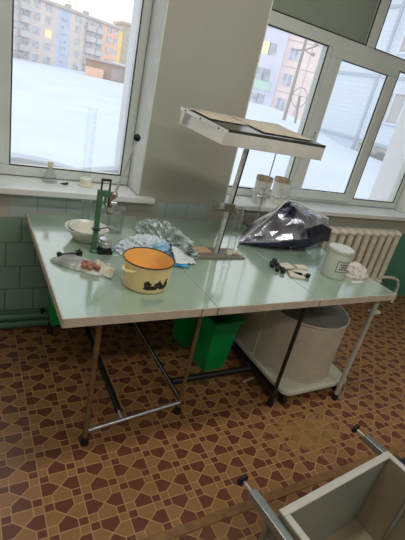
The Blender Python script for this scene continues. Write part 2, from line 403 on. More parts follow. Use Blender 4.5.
# sills
bm = B(); box(bm, W1[0] - 0.08, 0.975, 2.20, 2.249, 0.832, 0.865); box(bm, W1[0] + 0.009, W1[1] - 0.009, 2.249, 2.449, 0.832, 0.865)
struct('trim_4', bm, 'sill', 'glossy white sill under the left window', bevel=0.004)
bm = B(); box(bm, 1.44, 3.66, 2.20, 2.249, 0.832, 0.865); box(bm, W2[0] + 0.009, W2[1] - 0.009, 2.249, 2.449, 0.832, 0.865)
struct('trim_5', bm, 'sill', 'glossy white sill under the right window', bevel=0.004)

# heating pipe along the wall foot, with a small valve
hp = tag(part('heating_pipe', lambda bm: (tube(bm, [(X0 + 0.02, 2.20, 0.10), (2.35, 2.20, 0.10)], 0.022, 14), tube(bm, [(X0 + 0.02, 2.222, 0.035), (2.35, 2.222, 0.035)], 0.026, 14)), 'pipegreen', smooth=True), 'green painted heating pipe running along the foot of the tiled wall', 'pipe')
part('valve', lambda bm: (tube(bm, [(0.37, 2.20, 0.10), (0.37, 2.175, 0.150)], 0.008), sphere(bm, (0.37, 2.172, 0.152), 0.014)), 'rubber', hp, smooth=True)

# ------------------------------------------------------------------ radiator
rad = thing('radiator', 'cream cast iron column radiator under the right window', 'radiator', (0, 0, 0))
bm = B()
tube(bm, [(0, 2.135, 0.27), (0, 2.135, 0.72)], 0.026, 14); tube(bm, [(0, 2.195, 0.27), (0, 2.195, 0.72)], 0.022, 12)
box(bm, -0.012, 0.012, 2.13, 2.20, 0.26, 0.73)
sphere(bm, (0, 2.165, 0.725), 0.044, 16, 10, (0.92, 1.5, 0.75)); sphere(bm, (0, 2.165, 0.265), 0.044, 16, 10, (0.92, 1.5, 0.75))
tube(bm, [(-0.048, 2.165, 0.715), (0.048, 2.165, 0.715)], 0.026, 12); tube(bm, [(-0.048, 2.165, 0.275), (0.048, 2.165, 0.275)], 0.026, 12)
sec0 = obj('section', bm, 'radiator', rad, smooth=True)
for i in range(9):
    s = sec0 if i == 0 else sec0.copy()
    if i: COL.objects.link(s); s.parent = rad
    s.location = (2.50 + 0.0985 * i, 0, 0)
part('end_plug', lambda bm: tube(bm, [(3.325, 2.165, 0.715), (3.36, 2.165, 0.715)], 0.018, 10), 'radiator', rad, smooth=True)
bm = B(); tube(bm, [(3.335, 2.165, 0.28), (3.42, 2.16, 0.285), (3.52, 2.15, 0.28), (3.60, 2.15, 0.25), (3.645, 2.15, 0.19), (3.66, 2.15, 0.10), (3.66, 2.15, 0.0)], 0.015, 12)
tag(obj('radiator_pipe', bm, 'radiator', smooth=True), 'cream pipe curving down to the floor at the right end of the radiator', 'pipe')

# ------------------------------------------------------------------ laboratory table
tb = thing('laboratory_table', 'long laboratory table with mint laminate top on thin metal tube legs', 'table', (0.265, 1.155, 0))
def rel(o, c=(0.265, 1.155, 0)): o.location = (-c[0], -c[1], -c[2]); return o
TX = [(0.262, 0.8592), (0.8582, 1.4200), (1.4190, 1.985)]
for i, (a, b_) in enumerate(TX):
    rel(boxo('tabletop', (a + 0.002, b_ - 0.0005, 1.159, 2.188, 0.722, 0.750), 'lam', tb, bevel=0.002))
bm = B(); box(bm, 0.262, 1.985, 1.155, 1.159, 0.716, 0.7505); box(bm, 0.262, 1.985, 2.188, 2.192, 0.716, 0.7505)
box(bm, 0.260, 0.264, 1.155, 2.192, 0.716, 0.7505); box(bm, 1.985, 1.989, 1.155, 2.192, 0.716, 0.7505)
ed = rel(obj('edge_trim', bm, 'edge', tb))
for x in (0.787, 0.8597, 1.4207): rel(boxo('seam', (x - 0.0012, x + 0.0012, 1.1535, 1.1549, 0.718, 0.749), 'gasket', tb))
for (a, b_) in ((0.35, 0.98), (1.40, 1.97)):
    for y in (1.27, 2.12): rel(boxo('apron', (a, b_, y, y + .025, 0.698, 0.7215), 'black', tb))
def leg(x, y, m, r=0.0115, foot='rubber', y2=None):
    l = rel(part('leg', lambda bm: tube(bm, [(x, y, 0.035), (x, y, 0.72)], r, 14), m, tb, smooth=True))
    f = part('foot_cap', lambda bm: lathe(bm, [(0, 0), (0.018, 0), (0.019, 0.012), (0.016, 0.034), (0.013, 0.042), (0, 0.042)], (x, y, 0.0), 16), foot, l, smooth=True)
leg(0.429, 1.283, 'legtan'); leg(0.915, 1.345, 'legtan', 0.0095); leg(0.416, 2.15, 'black'); leg(0.930, 2.15, 'black')
leg(1.461, 1.262, 'darksteel', 0.011); leg(1.912, 1.198, 'greyleg', 0.014); leg(1.46, 2.12, 'darksteel'); leg(1.958, 2.12, 'greyleg')
rel(part('rung', lambda bm: tube(bm, [(0.437, 1.285, 0.075), (0.908, 1.340, 0.075)], 0.009, 10), 'chrome', tb, smooth=True))
rel(part('rung', lambda bm: tube(bm, [(0.925, 1.345, 0.075), (0.925, 2.14, 0.075)], 0.010, 10), 'black', tb, smooth=True))
rel(part('rung', lambda bm: tube(bm, [(0.915, 1.335, 0.088), (0.910, 2.14, 0.088)], 0.004, 8), 'chrome', tb, smooth=True))
rel(part('rung', lambda bm: tube(bm, [(0.42, 2.15, 0.12), (0.925, 2.15, 0.12)], 0.009, 10), 'chrome', tb, smooth=True))
rel(part('brace', lambda bm: tube(bm, [(0.600, 1.36, 0.075), (0.600, 2.14, 0.10)], 0.015, 10), 'black', tb, smooth=True))
rel(part('brace', lambda bm: tube(bm, [(0.600, 1.308, 0.075), (0.600, 1.36, 0.075)], 0.008, 10), 'chrome', tb, smooth=True))
rel(part('crossbar', lambda bm: tube(bm, [(0.935, 1.50, 0.07), (1.455, 1.50, 0.07)], 0.017, 10), 'black', tb, smooth=True))
rel(part('crossbar', lambda bm: tube(bm, [(1.462, 1.245, 0.07), (1.46, 2.11, 0.07)], 0.011, 10), 'black', tb, smooth=True))
rel(part('tie_rod', lambda bm: tube(bm, [(1.36, 1.42, 0.05), (1.452, 1.44, 0.05)], 0.006, 10), 'chrome', tb, smooth=True))

# ------------------------------------------------------------------ green bins
def make_bin(name, label, loc, rz, w, d, h, group=None):
    t = thing(name, label, 'bin', loc, rz, group)
    def body(bm):
        k = 0.74
        hexa(bm, [(-w*k/2, -d*k/2, 0), (w*k/2, -d*k/2, 0), (w*k/2, d*k/2, 0), (-w*k/2, d*k/2, 0), (-w/2, -d/2, h), (w/2, -d/2, h), (w/2, d/2, h), (-w/2, d/2, h)])
        bmesh.ops.delete(bm, geom=[f for f in bm.faces if all(v.co.z > h - 0.001 for v in f.verts)], context='FACES')
    b = part('body', body, 'greenpl', t); so = b.modifiers.new('solid', 'SOLIDIFY'); so.thickness = 0.004; bv = b.modifiers.new('bev', 'BEVEL'); bv.width = 0.012; bv.segments = 3; bv.limit_method = 'ANGLE'
    def rim(bm):
        o = 0.018
        for x0, x1, y0, y1 in ((-w/2-o, w/2+o, -d/2-o, -d/2), (-w/2-o, w/2+o, d/2, d/2+o), (-w/2-o, -w/2, -d/2, d/2), (w/2, w/2+o, -d/2, d/2)):
            box(bm, x0, x1, y0, y1, h - 0.018, h)
    part('rim', rim, 'greenpl', t, bevel=0.004)
    return t
make_bin('waste_bin', 'green plastic bin under the table between the front leg and white tank', (1.275, 1.675, 0.0), 0.10, 0.195, 0.17, 0.36)
make_bin('waste_bin', 'green plastic bin standing behind another bin under the table', (1.245, 1.93, 0.0), 0.1, 0.19, 0.18, 0.36)
gb = make_bin('plastic_tub', 'green plastic tub showing beyond the left table edge by the tiled wall', (0.478, 2.055, 0.137), 0.0, 0.22, 0.10, 0.36)

# ------------------------------------------------------------------ trolley with tank
tr = thing('trolley', 'low white trolley with black castors under the right end of the table', 'trolley', (1.76, 1.5, 0))
c0 = (1.76, 1.5, 0)
def deck(bm):
    n = 10; pts = []
    for (cx, cy, a0) in ((2.02 - .06, 1.215 + .06, -90), (2.02 - .02, 1.80 - .02, 0), (1.495 + .02, 1.80 - .02, 90), (1.495 + .06, 1.215 + .06, 180)):
        r = 0.06 if cy < 1.5 else 0.02
        for k in range(n + 1):
            a = math.radians(a0 + 90 * k / n); pts.append((cx + r * math.cos(a), cy + r * math.sin(a)))
    lo = [bm.verts.new((x, y, 0.088)) for x, y in pts]; hi = [bm.verts.new((x, y, 0.108)) for x, y in pts]
    bm.faces.new(list(reversed(lo))); bm.faces.new(hi)
    for i in range(len(pts)): j = (i + 1) % len(pts); bm.faces.new((lo[i], lo[j], hi[j], hi[i]))
rel(part('deck', deck, 'trolleyw', tr), c0)
bm = B(); box(bm, 1.497, 1.525, 1.28, 1.79, 0.060, 0.087); box(bm, 1.99, 2.015, 1.28, 1.79, 0.060, 0.087); box(bm, 1.525, 1.99, 1.29, 1.315, 0.060, 0.087); box(bm, 1.525, 1.99, 1.76, 1.785, 0.060, 0.087)
rel(obj('frame', bm, 'black', tr), c0)
for x, y in ((1.545, 1.262), (1.975, 1.258), (1.545, 1.75), (1.975, 1.75)):
    rel(part('castor', lambda bm: (tube(bm, [(x - 0.012, y, 0.0265), (x + 0.012, y, 0.0265)], 0.026, 18), box(bm, x - 0.016, x + 0.016, y - 0.010, y + 0.014, 0.05, 0.087)), 'rubber', tr), c0)

tk = thing('storage_tank', 'cream white round fronted tank standing on the low trolley', 'tank', (1.76, 1.5, 0.108))
def dshape(r0, x0, x1, yb, yf, n=20):
    cx = (x0 + x1) / 2; r = (x1 - x0) / 2 - r0; ry = 0.235 - r0
    pts = [(x1 - r0, yb - r0), (x0 + r0, yb - r0)]
    for k in range(n + 1):
        a = PI + PI * k / n; pts.append((cx + r * math.cos(a), yf + ry + r0 + ry * math.sin(a)))
    return pts
def prism(bm, pts, z0, z1, cap=True):
    lo = [bm.verts.new((x, y, z0)) for x, y in pts]; hi = [bm.verts.new((x, y, z1)) for x, y in pts]
    if cap: bm.faces.new(list(reversed(lo))); bm.faces.new(hi)
    for i in range(len(pts)): j = (i + 1) % len(pts); bm.faces.new((lo[i], lo[j], hi[j], hi[i]))
c1 = (1.76, 1.5, 0.108)
TK = dict(x0=1.520, x1=2.000, yb=1.56, yf=1.255)
ZL = 0.475
rel(part('body', lambda bm: prism(bm, dshape(0.0, **TK), 0.130, ZL), 'drum', tk, smooth=True), c1)
rel(part('base_skirt', lambda bm: prism(bm, dshape(-0.004, **TK), 0.1085, 0.128), 'drum', tk, smooth=True), c1)
rel(part('lid', lambda bm: prism(bm, dshape(0.006, **TK), ZL + .001, ZL + .012), 'greylid', tk, smooth=True), c1)
rel(part('rim', lambda bm: tube(bm, [(x, y, ZL + .008) for x, y in dshape(0.0, **TK)], 0.006, 8, closed=True), 'drum', tk, smooth=True), c1)
rel(part('knob', lambda bm: lathe(bm, [(0, ZL + .0125), (0.05, ZL + .0125), (0.045, ZL + .024), (0.02, ZL + .032), (0, ZL + .032)], (1.80, 1.46, 0)), 'greylid', tk, smooth=True), c1)
bx = tag(boxo('storage_box', (1.516, 1.995, 1.568, 1.790, 0.109, 0.60), 'drum', bevel=0.01), 'cream white upright box behind the round fronted tank on the trolley', 'box')
boxo('seam_strip', (1.511, 1.5155, 1.568, 1.578, 0.112, 0.595), 'trolleyw', bx)

# ------------------------------------------------------------------ enamel pot
pt = thing('enamel_pot', 'yellow enamel pot with brown rim and dark floral print', 'pot', (0.627, 1.378, 0.750))
part('body', lambda bm: lathe(bm, [(0, 0), (0.088, 0), (0.094, 0.004), (0.096, 0.012), (0.100, 0.112), (0.102, 0.114)], seg=48), 'potyel', pt, smooth=True)
part('lining', lambda bm: lathe(bm, [(0.1005, 0.114), (0.097, 0.110), (0.093, 0.012), (0.088, 0.005), (0, 0.005)], seg=48), 'potin', pt, smooth=True)
part('rim', lambda bm: tube(bm, [(0.1025*math.cos(2*PI*k/48), 0.1025*math.sin(2*PI*k/48), 0.115) for k in range(48)], 0.0028, 8, closed=True), 'potrim', pt, smooth=True)
for sgn in (-1, 1):
    def hd(bm, s=sgn):
        a0 = math.radians(203 if s < 0 else 23)
        pts = []
        for k in range(9):
            t = k / 8; a = a0 + (t - 0.5) * 0.62; r = 0.097 + 0.026 * math.sin(PI * t)
            pts.append((r * math.cos(a), r * math.sin(a), 0.088))
        tube(bm, pts, 0.0055, 8)
    part('handle', hd, 'potyel', pt, smooth=True)
def deco(bm):
    rnd = random.Random(3)
    for k in range(120):
        t_ = rnd.uniform(-1, 1); a = math.radians(-85 + 30 * t_); z = 0.026 + rnd.uniform(0, 1) ** 1.5 * (0.026 + 0.014 * math.sin(t_ * 7 + 1))
        s = rnd.uniform(0.0025, 0.0055); rr = 0.0968 + z * 0.04
        c = V((rr * math.cos(a), rr * math.sin(a), z)); tx = V((-math.sin(a), math.cos(a), 0)); n = V((math.cos(a), math.sin(a), 0))
        vs = [bm.verts.new(c + n * 0.0008 + tx * s * math.cos(q * PI / 3) + V((0, 0, s * 1.2 * math.sin(q * PI / 3)))) for q in range(6)]
        bm.faces.new(vs)
        bm.faces.new([bm.verts.new(c - n * 0.0005 + tx * s * .6 * math.cos(-q * PI / 3) + V((0, 0, s * math.sin(-q * PI / 3)))) for q in range(6)])
part('flower_print', deco, 'potdeco', pt)

# ------------------------------------------------------------------ hand press
pr = thing('hand_press', 'green bench hand press with long steel lever and black ball knob', 'press', (0.492, 1.69, 0.750))
part('foot', lambda bm: lathe(bm, [(0, 0), (0.020, 0), (0.021, 0.008), (0.015, 0.014), (0, 0.014)], seg=20), 'castgreen', pr, smooth=True)
part('column', lambda bm: (box(bm, -0.011, 0.011, -0.010, 0.010, 0.012, 0.290)), 'castgreen', pr, bevel=0.003)
part('collar', lambda bm: (tube(bm, [(0, 0, 0.108), (0, 0, 0.114)], 0.020, 18), tube(bm, [(0.015, 0, 0.111), (0.045, -0.004, 0.121), (0.066, -0.006, 0.112)], 0.0028, 8)), 'darksteel', pr, smooth=True)
part('arm', lambda bm: (box(bm, 0.0112, 0.046, -0.009, 0.009, 0.262, 0.289), box(bm, 0.022, 0.031, -0.007, 0.007, 0.222, 0.2618)), 'castgreen', pr, bevel=0.002)
part('fork', lambda bm: (box(bm, 0.000, 0.006, -0.006, 0.006, 0.289, 0.338), box(bm, 0.036, 0.042, -0.006, 0.006, 0.20, 0.338), box(bm, 0.0, 0.042, -0.007, 0.007, 0.330, 0.340)), 'darksteel', pr, bevel=0.001)
def mech(bm):
    sphere(bm, (0.060, 0.0, 0.272), 0.017); tube(bm, [(0.053, -0.018, 0.268), (0.053, 0.018, 0.268)], 0.013, 16)
    tube(bm, [(0.050, 0, 0.185), (0.050, 0, 0.262)], 0.009, 14); tube(bm, [(0.050, 0, 0.190), (0.050, 0, 0.222)], 0.0155, 18)
    tube(bm, [(0.030, 0, 0.236), (0.074, 0, 0.228)], 0.006, 10); sphere(bm, (0.072, 0, 0.232), 0.008); sphere(bm, (0.031, -0.004, 0.226), 0.009)
part('ram', mech, 'brass', pr, smooth=True)
part('ram_sleeve', lambda bm: (tube(bm, [(0.050, 0, 0.196), (0.050, 0, 0.216)], 0.018, 20), tube(bm, [(0.046, -.016, 0.240), (0.070, -.018, 0.240)], 0.007, 10)), 'chrome', pr, smooth=True)
lv = part('lever', lambda bm: tube(bm, [(0.064, 0, 0.275), (0.126, 0.0, 0.515)], [0.0055, 0.004], 10), 'steel', pr, smooth=True)
part('ball_knob', lambda bm: sphere(bm, (0.128, 0, 0.525), 0.0155), 'rubber', lv, smooth=True)
part('anvil', lambda bm: (box(bm, 0.014, 0.078, -0.036, 0.012, 0.0, 0.018), lathe(bm, [(0, 0.018), (0.030, 0.018), (0.030, 0.028), (0.024, 0.030)], (0.046, -0.012, 0), 20)), 'rubber', pr, bevel=0.002)
part('cup', lambda bm: lathe(bm, [(0.018, 0.0182), (0.022, 0.030), (0.030, 0.036), (0.030, 0.054), (0.025, 0.057), (0.028, 0.070), (0.018, 0.074), (0.006, 0.074), (0.006, 0.058), (0, 0.058)], (0.046, -0.012, 0), 24), 'chrome', pr, smooth=True)

# plates, beaker, little valve, specimen bag
def bowlf(r, h):
    return lambda bm: lathe(bm, [(0, 0), (r * .55, 0), (r * .62, 0.004), (r * .86, h * .72), (r * .98, h * .94), (r, h), (r * .96, h), (r * .82, h * .74), (r * .58, 0.007), (0, 0.005)], seg=48)
tag(part('bowl', bowlf(0.102, 0.062), 'china', smooth=True, loc=(0.492, 1.838, 0.750)), 'larger white dish holding a smaller one behind the green press', 'bowl', 'stacked dishes')
tag(part('bowl', bowlf(0.088, 0.054), 'china', smooth=True, loc=(0.498, 1.834, 0.7585)), 'smaller white dish nested on top behind the green press', 'bowl', 'stacked dishes')
def beakerf(bm, r=0.054, h=0.125):
    lathe(bm, [(0, 0.001), (r * .94, 0.001), (r, 0.008), (r, h - 0.008), (r + 0.005, h), (r + 0.002, h), (r - 0.0025, h - 0.01), (r - 0.0025, 0.010), (0, 0.006)], seg=32)
tag(part('beaker', beakerf, 'beakerglass', smooth=True, loc=(0.650, 1.955, 0.750)), 'clear glass beaker with a lip between the press and the wall', 'beaker')
tag(part('glass_jar', lambda bm: beakerf(bm, 0.022, 0.11), 'glass', smooth=True, loc=(0.545, 2.095, 0.750)), 'narrow clear glass jar behind the white plates', 'jar')
sv = thing('steel_clamp', 'small black steel clamp lying by the bag near the left table edge', 'clamp', (0.385, 1.65, 0.750), 0.15)
part('bar', lambda bm: tube(bm, [(-0.045, 0, 0.008), (0.035, 0, 0.012)], 0.005, 10), 'darksteel', sv, smooth=True)
part('jaw', lambda bm: (box(bm, 0.022, 0.036, -0.014, 0.014, 0.0, 0.018), box(bm, 0.036, 0.043, -0.018, 0.018, 0.002, 0.022)), 'rubber', sv, bevel=0.002)
part('screw', lambda bm: (tube(bm, [(-0.052, 0, 0.0), (-0.052, 0, 0.018)], 0.009, 10), tube(bm, [(-0.045, -.012, 0.008), (-0.060, .012, 0.008)], 0.003, 8)), 'rubber', sv, smooth=True)

def crumple(bm, a, b_, c, amp, fr, seed, sub=4, flat=0.0, sharp=1.0):
    bmesh.ops.create_icosphere(bm, subdivisions=sub, radius=1.0)
    o = V((seed * 3.7, seed * 1.3, seed * 2.1))
    for v in bm.verts:
        n = v.co.normalized()
        k = 1 + amp * (1 - 2 * abs(noise.noise(n * fr + o))) * sharp + amp * 0.5 * noise.noise(n * fr * 2.7 + o)
        v.co = V((n.x * a * k, n.y * b_ * k, max(flat, n.z * c * k) if n.z > 0 else 0.0 + 0.0))
        if n.z <= 0: v.co.z = 0.0005 + 0.002 * abs(noise.noise(n * 7 + o))
sb = thing('specimen_bag', 'cloudy plastic bag of pink stones lying at the front left of the table', 'bag', (0.405, 1.545, 0.750), math.radians(-26))
def sheet(bm, outline, hfun, nu=26, nv=16, thick=0.0):
    """patch between two edge curves, height from hfun(u, v)"""
    top = []
    for j in range(nv + 1):
        for i in range(nu + 1):
            u, v = i / nu, j / nv
            x, y = outline(u, v); top.append(bm.verts.new((x, y, hfun(u, v))))
    for j in range(nv):
        for i in range(nu):
            k = j * (nu + 1) + i; bm.faces.new((top[k], top[k+1], top[k+nu+2], top[k+nu+1]))
def sbout(u, v):
    w = 0.030 + 0.115 * u ** 0.7
    return (-0.125 + 0.235 * u + 0.01 * noise.noise(V((u*4, v*3, 0))), (v - 0.5) * w + 0.006 * noise.noise(V((u*6, v*5, 3))))
def sbh(u, v):
    e = max(0.0, math.sin(PI * v)) ** 0.5 * max(0.0, math.sin(PI * min(1, u * 1.05 + 0.02))) ** 0.5
    return 0.002 + e * (0.026 + 0.020 * abs(noise.noise(V((u * 5, v * 4, 1)))))
def sbf(bm):
    sheet(bm, sbout, sbh)
part('film', sbf, 'specbag', sb, smooth=True)
part('stones', lambda bm: [bmesh.ops.create_icosphere(bm, subdivisions=2, radius=1.0, matrix=Matrix.Translation((0.010 + 0.078 * random.random(), -0.052 + 0.050 * random.random(), 0.022 + .006 * random.random())) @ Matrix.Diagonal((0.014, 0.011, 0.012, 1))) for _ in range(11)], 'pinkstone', sb)
part('open_mouth', lambda bm: sheet(bm, lambda u, v: (0.060 + 0.080 * u, 0.055 - 0.095 * v - 0.035 * u + 0.008 * noise.noise(V((u*5, v*5, 9)))), lambda u, v: 0.004 + 0.030 * (1 - u) * math.sin(PI * min(1, v + .05)) + 0.012 * abs(noise.noise(V((u * 7, v * 6, 4)))), 14, 12), pm('beige paper bag', srgb(206, 200, 178), 0.4, var=0.12, scale=30, bump=0.3), sb, smooth=True)

# ------------------------------------------------------------------ bags behind the pot
b1 = tag(part('carrier_bag', lambda bm: crumple(bm, 0.125, 0.080, 0.060, 0.30, 3.4, 2, 5), 'bagwhite', loc=(0.738, 1.700, 0.750)), 'white and pale blue crumpled carrier bag behind the yellow pot', 'bag')
b1.rotation_euler = (0, 0, math.radians(15))
b2 = tag(part('plastic_wrap', lambda bm: crumple(bm, 0.160, 0.036, 0.078, 0.45, 4.2, 5, 5), 'bagclear', loc=(0.885, 1.790, 0.752)), 'long twisted greenish clear plastic wrap lying behind the carrier bag', 'wrap')
b2.rotation_euler = (0, 0, math.radians(-66))
b3 = thing('folded_bag', 'blue and white folded plastic bag between the pot and the stand', 'bag', (0.868, 1.560, 0.750), math.radians(-8))
part('blue_panel', lambda bm: sheet(bm, lambda u, v: (-0.10 + 0.135 * u, -0.035 + 0.11 * v - 0.02 * u), lambda u, v: 0.004 + 0.012 * abs(noise.noise(V((u*4, v*3, 7)))) + 0.01 * v, 16, 10), 'bagblue', b3, smooth=True)
part('white_panel', lambda bm: sheet(bm, lambda u, v: (-0.03 + 0.115 * u + 0.01 * v, -0.035 + 0.14 * v + 0.03 * u), lambda u, v: 0.014 + 0.032 * v * (1 - u) + 0.014 * abs(noise.noise(V((u*4, v*4, 2)))) - 0.012 * u, 16, 12), 'bagwhite2', b3, smooth=True)

# ------------------------------------------------------------------ lab stand with frosted tray
st = thing('support_stand', 'steel laboratory stand with a tall leaning rod on a flat base plate', 'stand', (1.122, 1.66, 0.750))
cs = (1.122, 1.66, 0.750)
bm = B(); hexa(bm, [(0.995, 1.60, .7505), (1.275, 1.60, .7505), (1.275, 1.725, .7505), (1.02, 1.745, .7505), (0.995, 1.60, .757), (1.275, 1.60, .757), (1.275, 1.725, .757), (1.02, 1.745, .757)])
rel(obj('base_plate', bm, 'greylid', st, bevel=0.001), cs)
rel(part('rod', lambda bm: (tube(bm, [(1.122, 1.66, .757), (1.137, 1.665, 1.0)], 0.012, 14), tube(bm, [(1.137, 1.665, 1.0), (1.160, 1.672, 1.301)], 0.0105, 14)), 'steel', st, smooth=True), cs)
rel(part('rod', lambda bm: tube(bm, [(1.142, 1.672, .757), (1.179, 1.682, 1.301)], 0.008, 14), 'darksteel', st, smooth=True), cs)
def clampf(bm):
    tube(bm, [(1.060, 1.655, 1.000), (1.225, 1.655, 1.012)], 0.007, 10); box(bm, 1.112, 1.160, 1.640, 1.665, 0.992, 1.032)
    tube(bm, [(1.045, 1.655, 0.985), (1.040, 1.655, 1.02), (1.062, 1.655, 1.004)], 0.003, 8); sphere(bm, (1.236, 1.655, 1.005), 0.008); sphere(bm, (1.172, 1.64, 0.990), 0.009); sphere(bm, (1.150, 1.635, 0.985), 0.008)
    tube(bm, [(1.17 + 0.022 * math.cos(k*PI/8), 1.625 + 0.022 * math.sin(k*PI/8), 1.008) for k in range(16)], 0.003, 6, closed=True)
rel(part('clamp', clampf, pm('grey clamp metal', srgb(120, 116, 106), 0.4, 0.5), st, smooth=True), cs)
tag(part('cardboard_piece', lambda bm: box(bm, 1.02, 1.10, 1.655, 1.73, 0.7575, 0.7645), 'cardboard', bevel=0.001), 'tan cardboard square lying on the stand base plate', 'cardboard')
for i, (x, y, r, lb) in enumerate(((1.205, 1.655, 0.017, 'left of three pale lumps of gypsum on the stand base plate'), (1.238, 1.668, 0.016, 'middle of three pale lumps of gypsum on the stand base plate'), (1.262, 1.645, 0.011, 'right small one of three pale lumps of gypsum on the stand base plate'))):
    tag(part('gypsum_lump', lambda bm: crumple(bm, r * 1.2, r, r * 1.2, 0.2, 2.0, i + 11, 3), 'bone', loc=(x, y, 0.7575)), lb, 'stone', 'gypsum lumps')
tag(part('measuring_cylinder', lambda bm: lathe(bm, [(0, 0.001), (0.024, 0.001), (0.024, 0.005), (0.0195, 0.010), (0.0195, 0.300), (0.022, 0.306), (0.020, 0.306), (0.0175, 0.300), (0.0175, 0.012), (0, 0.010)], seg=24), 'glass', smooth=True, loc=(1.112, 1.525, 0.750)), 'tall clear glass cylinder standing in front of the stand base plate', 'cylinder')

# tray on top of the stand
N_, L_, R_ = V((1.022, 1.664, 1.371)), V((0.953, 2.018, 1.410)), V((1.552, 1.571, 1.386)); K_ = L_ + (R_ - N_)
n_, l_, r_ = V((1.003, 1.646, 1.306)), V((0.938, 1.985, 1.332)), V((1.531, 1.552, 1.318)); k_ = l_ + (r_ - n_)
ty = thing('frosted_tray', 'large flat frosted plastic light tray held high on the steel stand', 'tray', n_)
def inset(p, f, c): return p + (c - p) * f
ct, cb_ = (N_ + L_ + R_ + K_) / 4, (n_ + l_ + r_ + k_) / 4
rel(part('body', lambda bm: hexa(bm, [n_, r_, k_, l_, N_, R_, K_, L_]), 'frost', ty, bevel=0.002), n_)
up = (N_ - n_).normalized()
d1 = (R_ - N_).normalized(); d2 = (L_ - N_).normalized()
def plate_on(bm, p0, u, v, lu, lv, o0, o1):
    nn = V((0, 0, 1))
    c = [p0, p0 + u * lu, p0 + u * lu + v * lv, p0 + v * lv]
    hexa(bm, [x + nn * o0 for x in c] + [x + nn * o1 for x in c])
WX, WY = (R_ - N_).length, (L_ - N_).length
fn = d1.cross(up).normalized()
if fn.y > 0: fn = -fn
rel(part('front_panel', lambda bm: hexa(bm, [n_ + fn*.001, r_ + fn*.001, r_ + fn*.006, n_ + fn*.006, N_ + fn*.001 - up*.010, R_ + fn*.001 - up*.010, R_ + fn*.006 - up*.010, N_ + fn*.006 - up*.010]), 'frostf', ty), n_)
ln = -d1
def lstrip(bm):
    h = V((0, 0, 0.014))
    hexa(bm, [N_ + ln*.006 - h, N_ + ln*.001 - h, L_ + ln*.001 - h, L_ + ln*.006 - h, N_ + ln*.006 + h*.15, N_ + ln*.001 + h*.15, L_ + ln*.001 + h*.15, L_ + ln*.006 + h*.15])
sp_ = rel(part('side_strip', lstrip, 'alu', ty), n_)
for f in (0.12, 0.52, 0.88):
    c = N_ + (L_ - N_) * f + ln * 0.0065 - V((0, 0, 0.006)); part('screw', lambda bm: sphere(bm, c, 0.0045, 10, 8), 'darksteel', sp_, smooth=True)
rel(part('dark_rail', lambda bm: hexa(bm, [x + fn * a_ + V((0, 0, z)) for z in (-0.009, 0.004) for x, a_ in ((N_ + d1*.012, .007), (R_, .007), (R_, .0005), (N_ + d1*.012, .0005))]), 'darkplate', ty), n_)
rel(part('dark_plate', lambda bm: plate_on(bm, N_ + d1 * .012 + d2 * .002, d1, d2, WX - .014, WY * .86, 0.001, 0.004), 'darkplate', ty), n_)
def papers(bm, u0, v0, lu, lv, z, s):
    nu = 12
    g = []
    for j in range(nu + 1):
        for i in range(nu + 1):
            p = N_ + d1 * (u0 + lu * i / nu) + d2 * (v0 + lv * j / nu); e = ((i / nu - .5) ** 2 + (j / nu - .5) ** 2)
            g.append(bm.verts.new(p + V((0, 0, z + e * 0.006 + 0.003 * abs(noise.noise(V((i * .3, j * .3, s))))))))
    for j in range(nu):
        for i in range(nu):
            k = j * (nu + 1) + i; bm.faces.new((g[k], g[k+1], g[k+nu+2], g[k+nu+1]))
sh1 = tag(part('paper_sheet', lambda bm: papers(bm, 0.02, 0.15, 0.20, 0.18, 0.0055, 1), 'paper', smooth=True), 'left creased paper sheet lying on the frosted tray', 'paper', 'papers on the tray')
sh2 = tag(part('paper_sheet', lambda bm: papers(bm, 0.23, 0.05, 0.28, 0.26, 0.0055, 4), 'paper', smooth=True), 'right warm paper sheet lying on the frosted tray by the window', 'paper', 'papers on the tray')
for s_ in (sh1, sh2):
    so = s_.modifiers.new('solid', 'SOLIDIFY'); so.thickness = 0.001; so.offset = 1

# thin rod stand with wire rings, and the two cups on the sill
ts = thing('ring_stand', 'thin rod ring stand on a small metal base below the right window', 'stand', (1.69, 2.125, 0.750))
cs = (1.69, 2.125, 0.750)
rel(part('base_plate', lambda bm: prism(bm, [(1.625, 2.10), (1.65, 2.075), (1.74, 2.075), (1.76, 2.11), (1.74, 2.175), (1.63, 2.175)], .7505, .763), 'greylid', ts, bevel=0.002), cs)
rel(part('rod', lambda bm: tube(bm, [(1.695, 2.12, .763), (1.712, 2.125, 1.405)], 0.0042, 10), 'steel', ts, smooth=True), cs)
def ringf(cx, cy, cz, r):
    def f(bm):
        tube(bm, [(cx + r * math.cos(2*PI*k/28), cy + r * math.sin(2*PI*k/28), cz) for k in range(28)], 0.0032, 8, closed=True)
        tube(bm, [(1.703, 2.122, cz), (1.703 + (cx - 1.703) * .3, 2.16, cz), (cx - r * .3, cy - r * .955, cz)], 0.003, 8)
    return f
rel(part('ring', ringf(1.822, 2.310, 0.945, 0.066), 'steel', ts, smooth=True), cs)
rel(part('ring', ringf(1.985, 2.175, 0.957, 0.040), 'steel', ts, smooth=True), cs)
rel(part('boss', lambda bm: box(bm, 1.690, 1.716, 2.108, 2.137, 0.940, 0.964), 'steel', ts, bevel=0.004), cs)
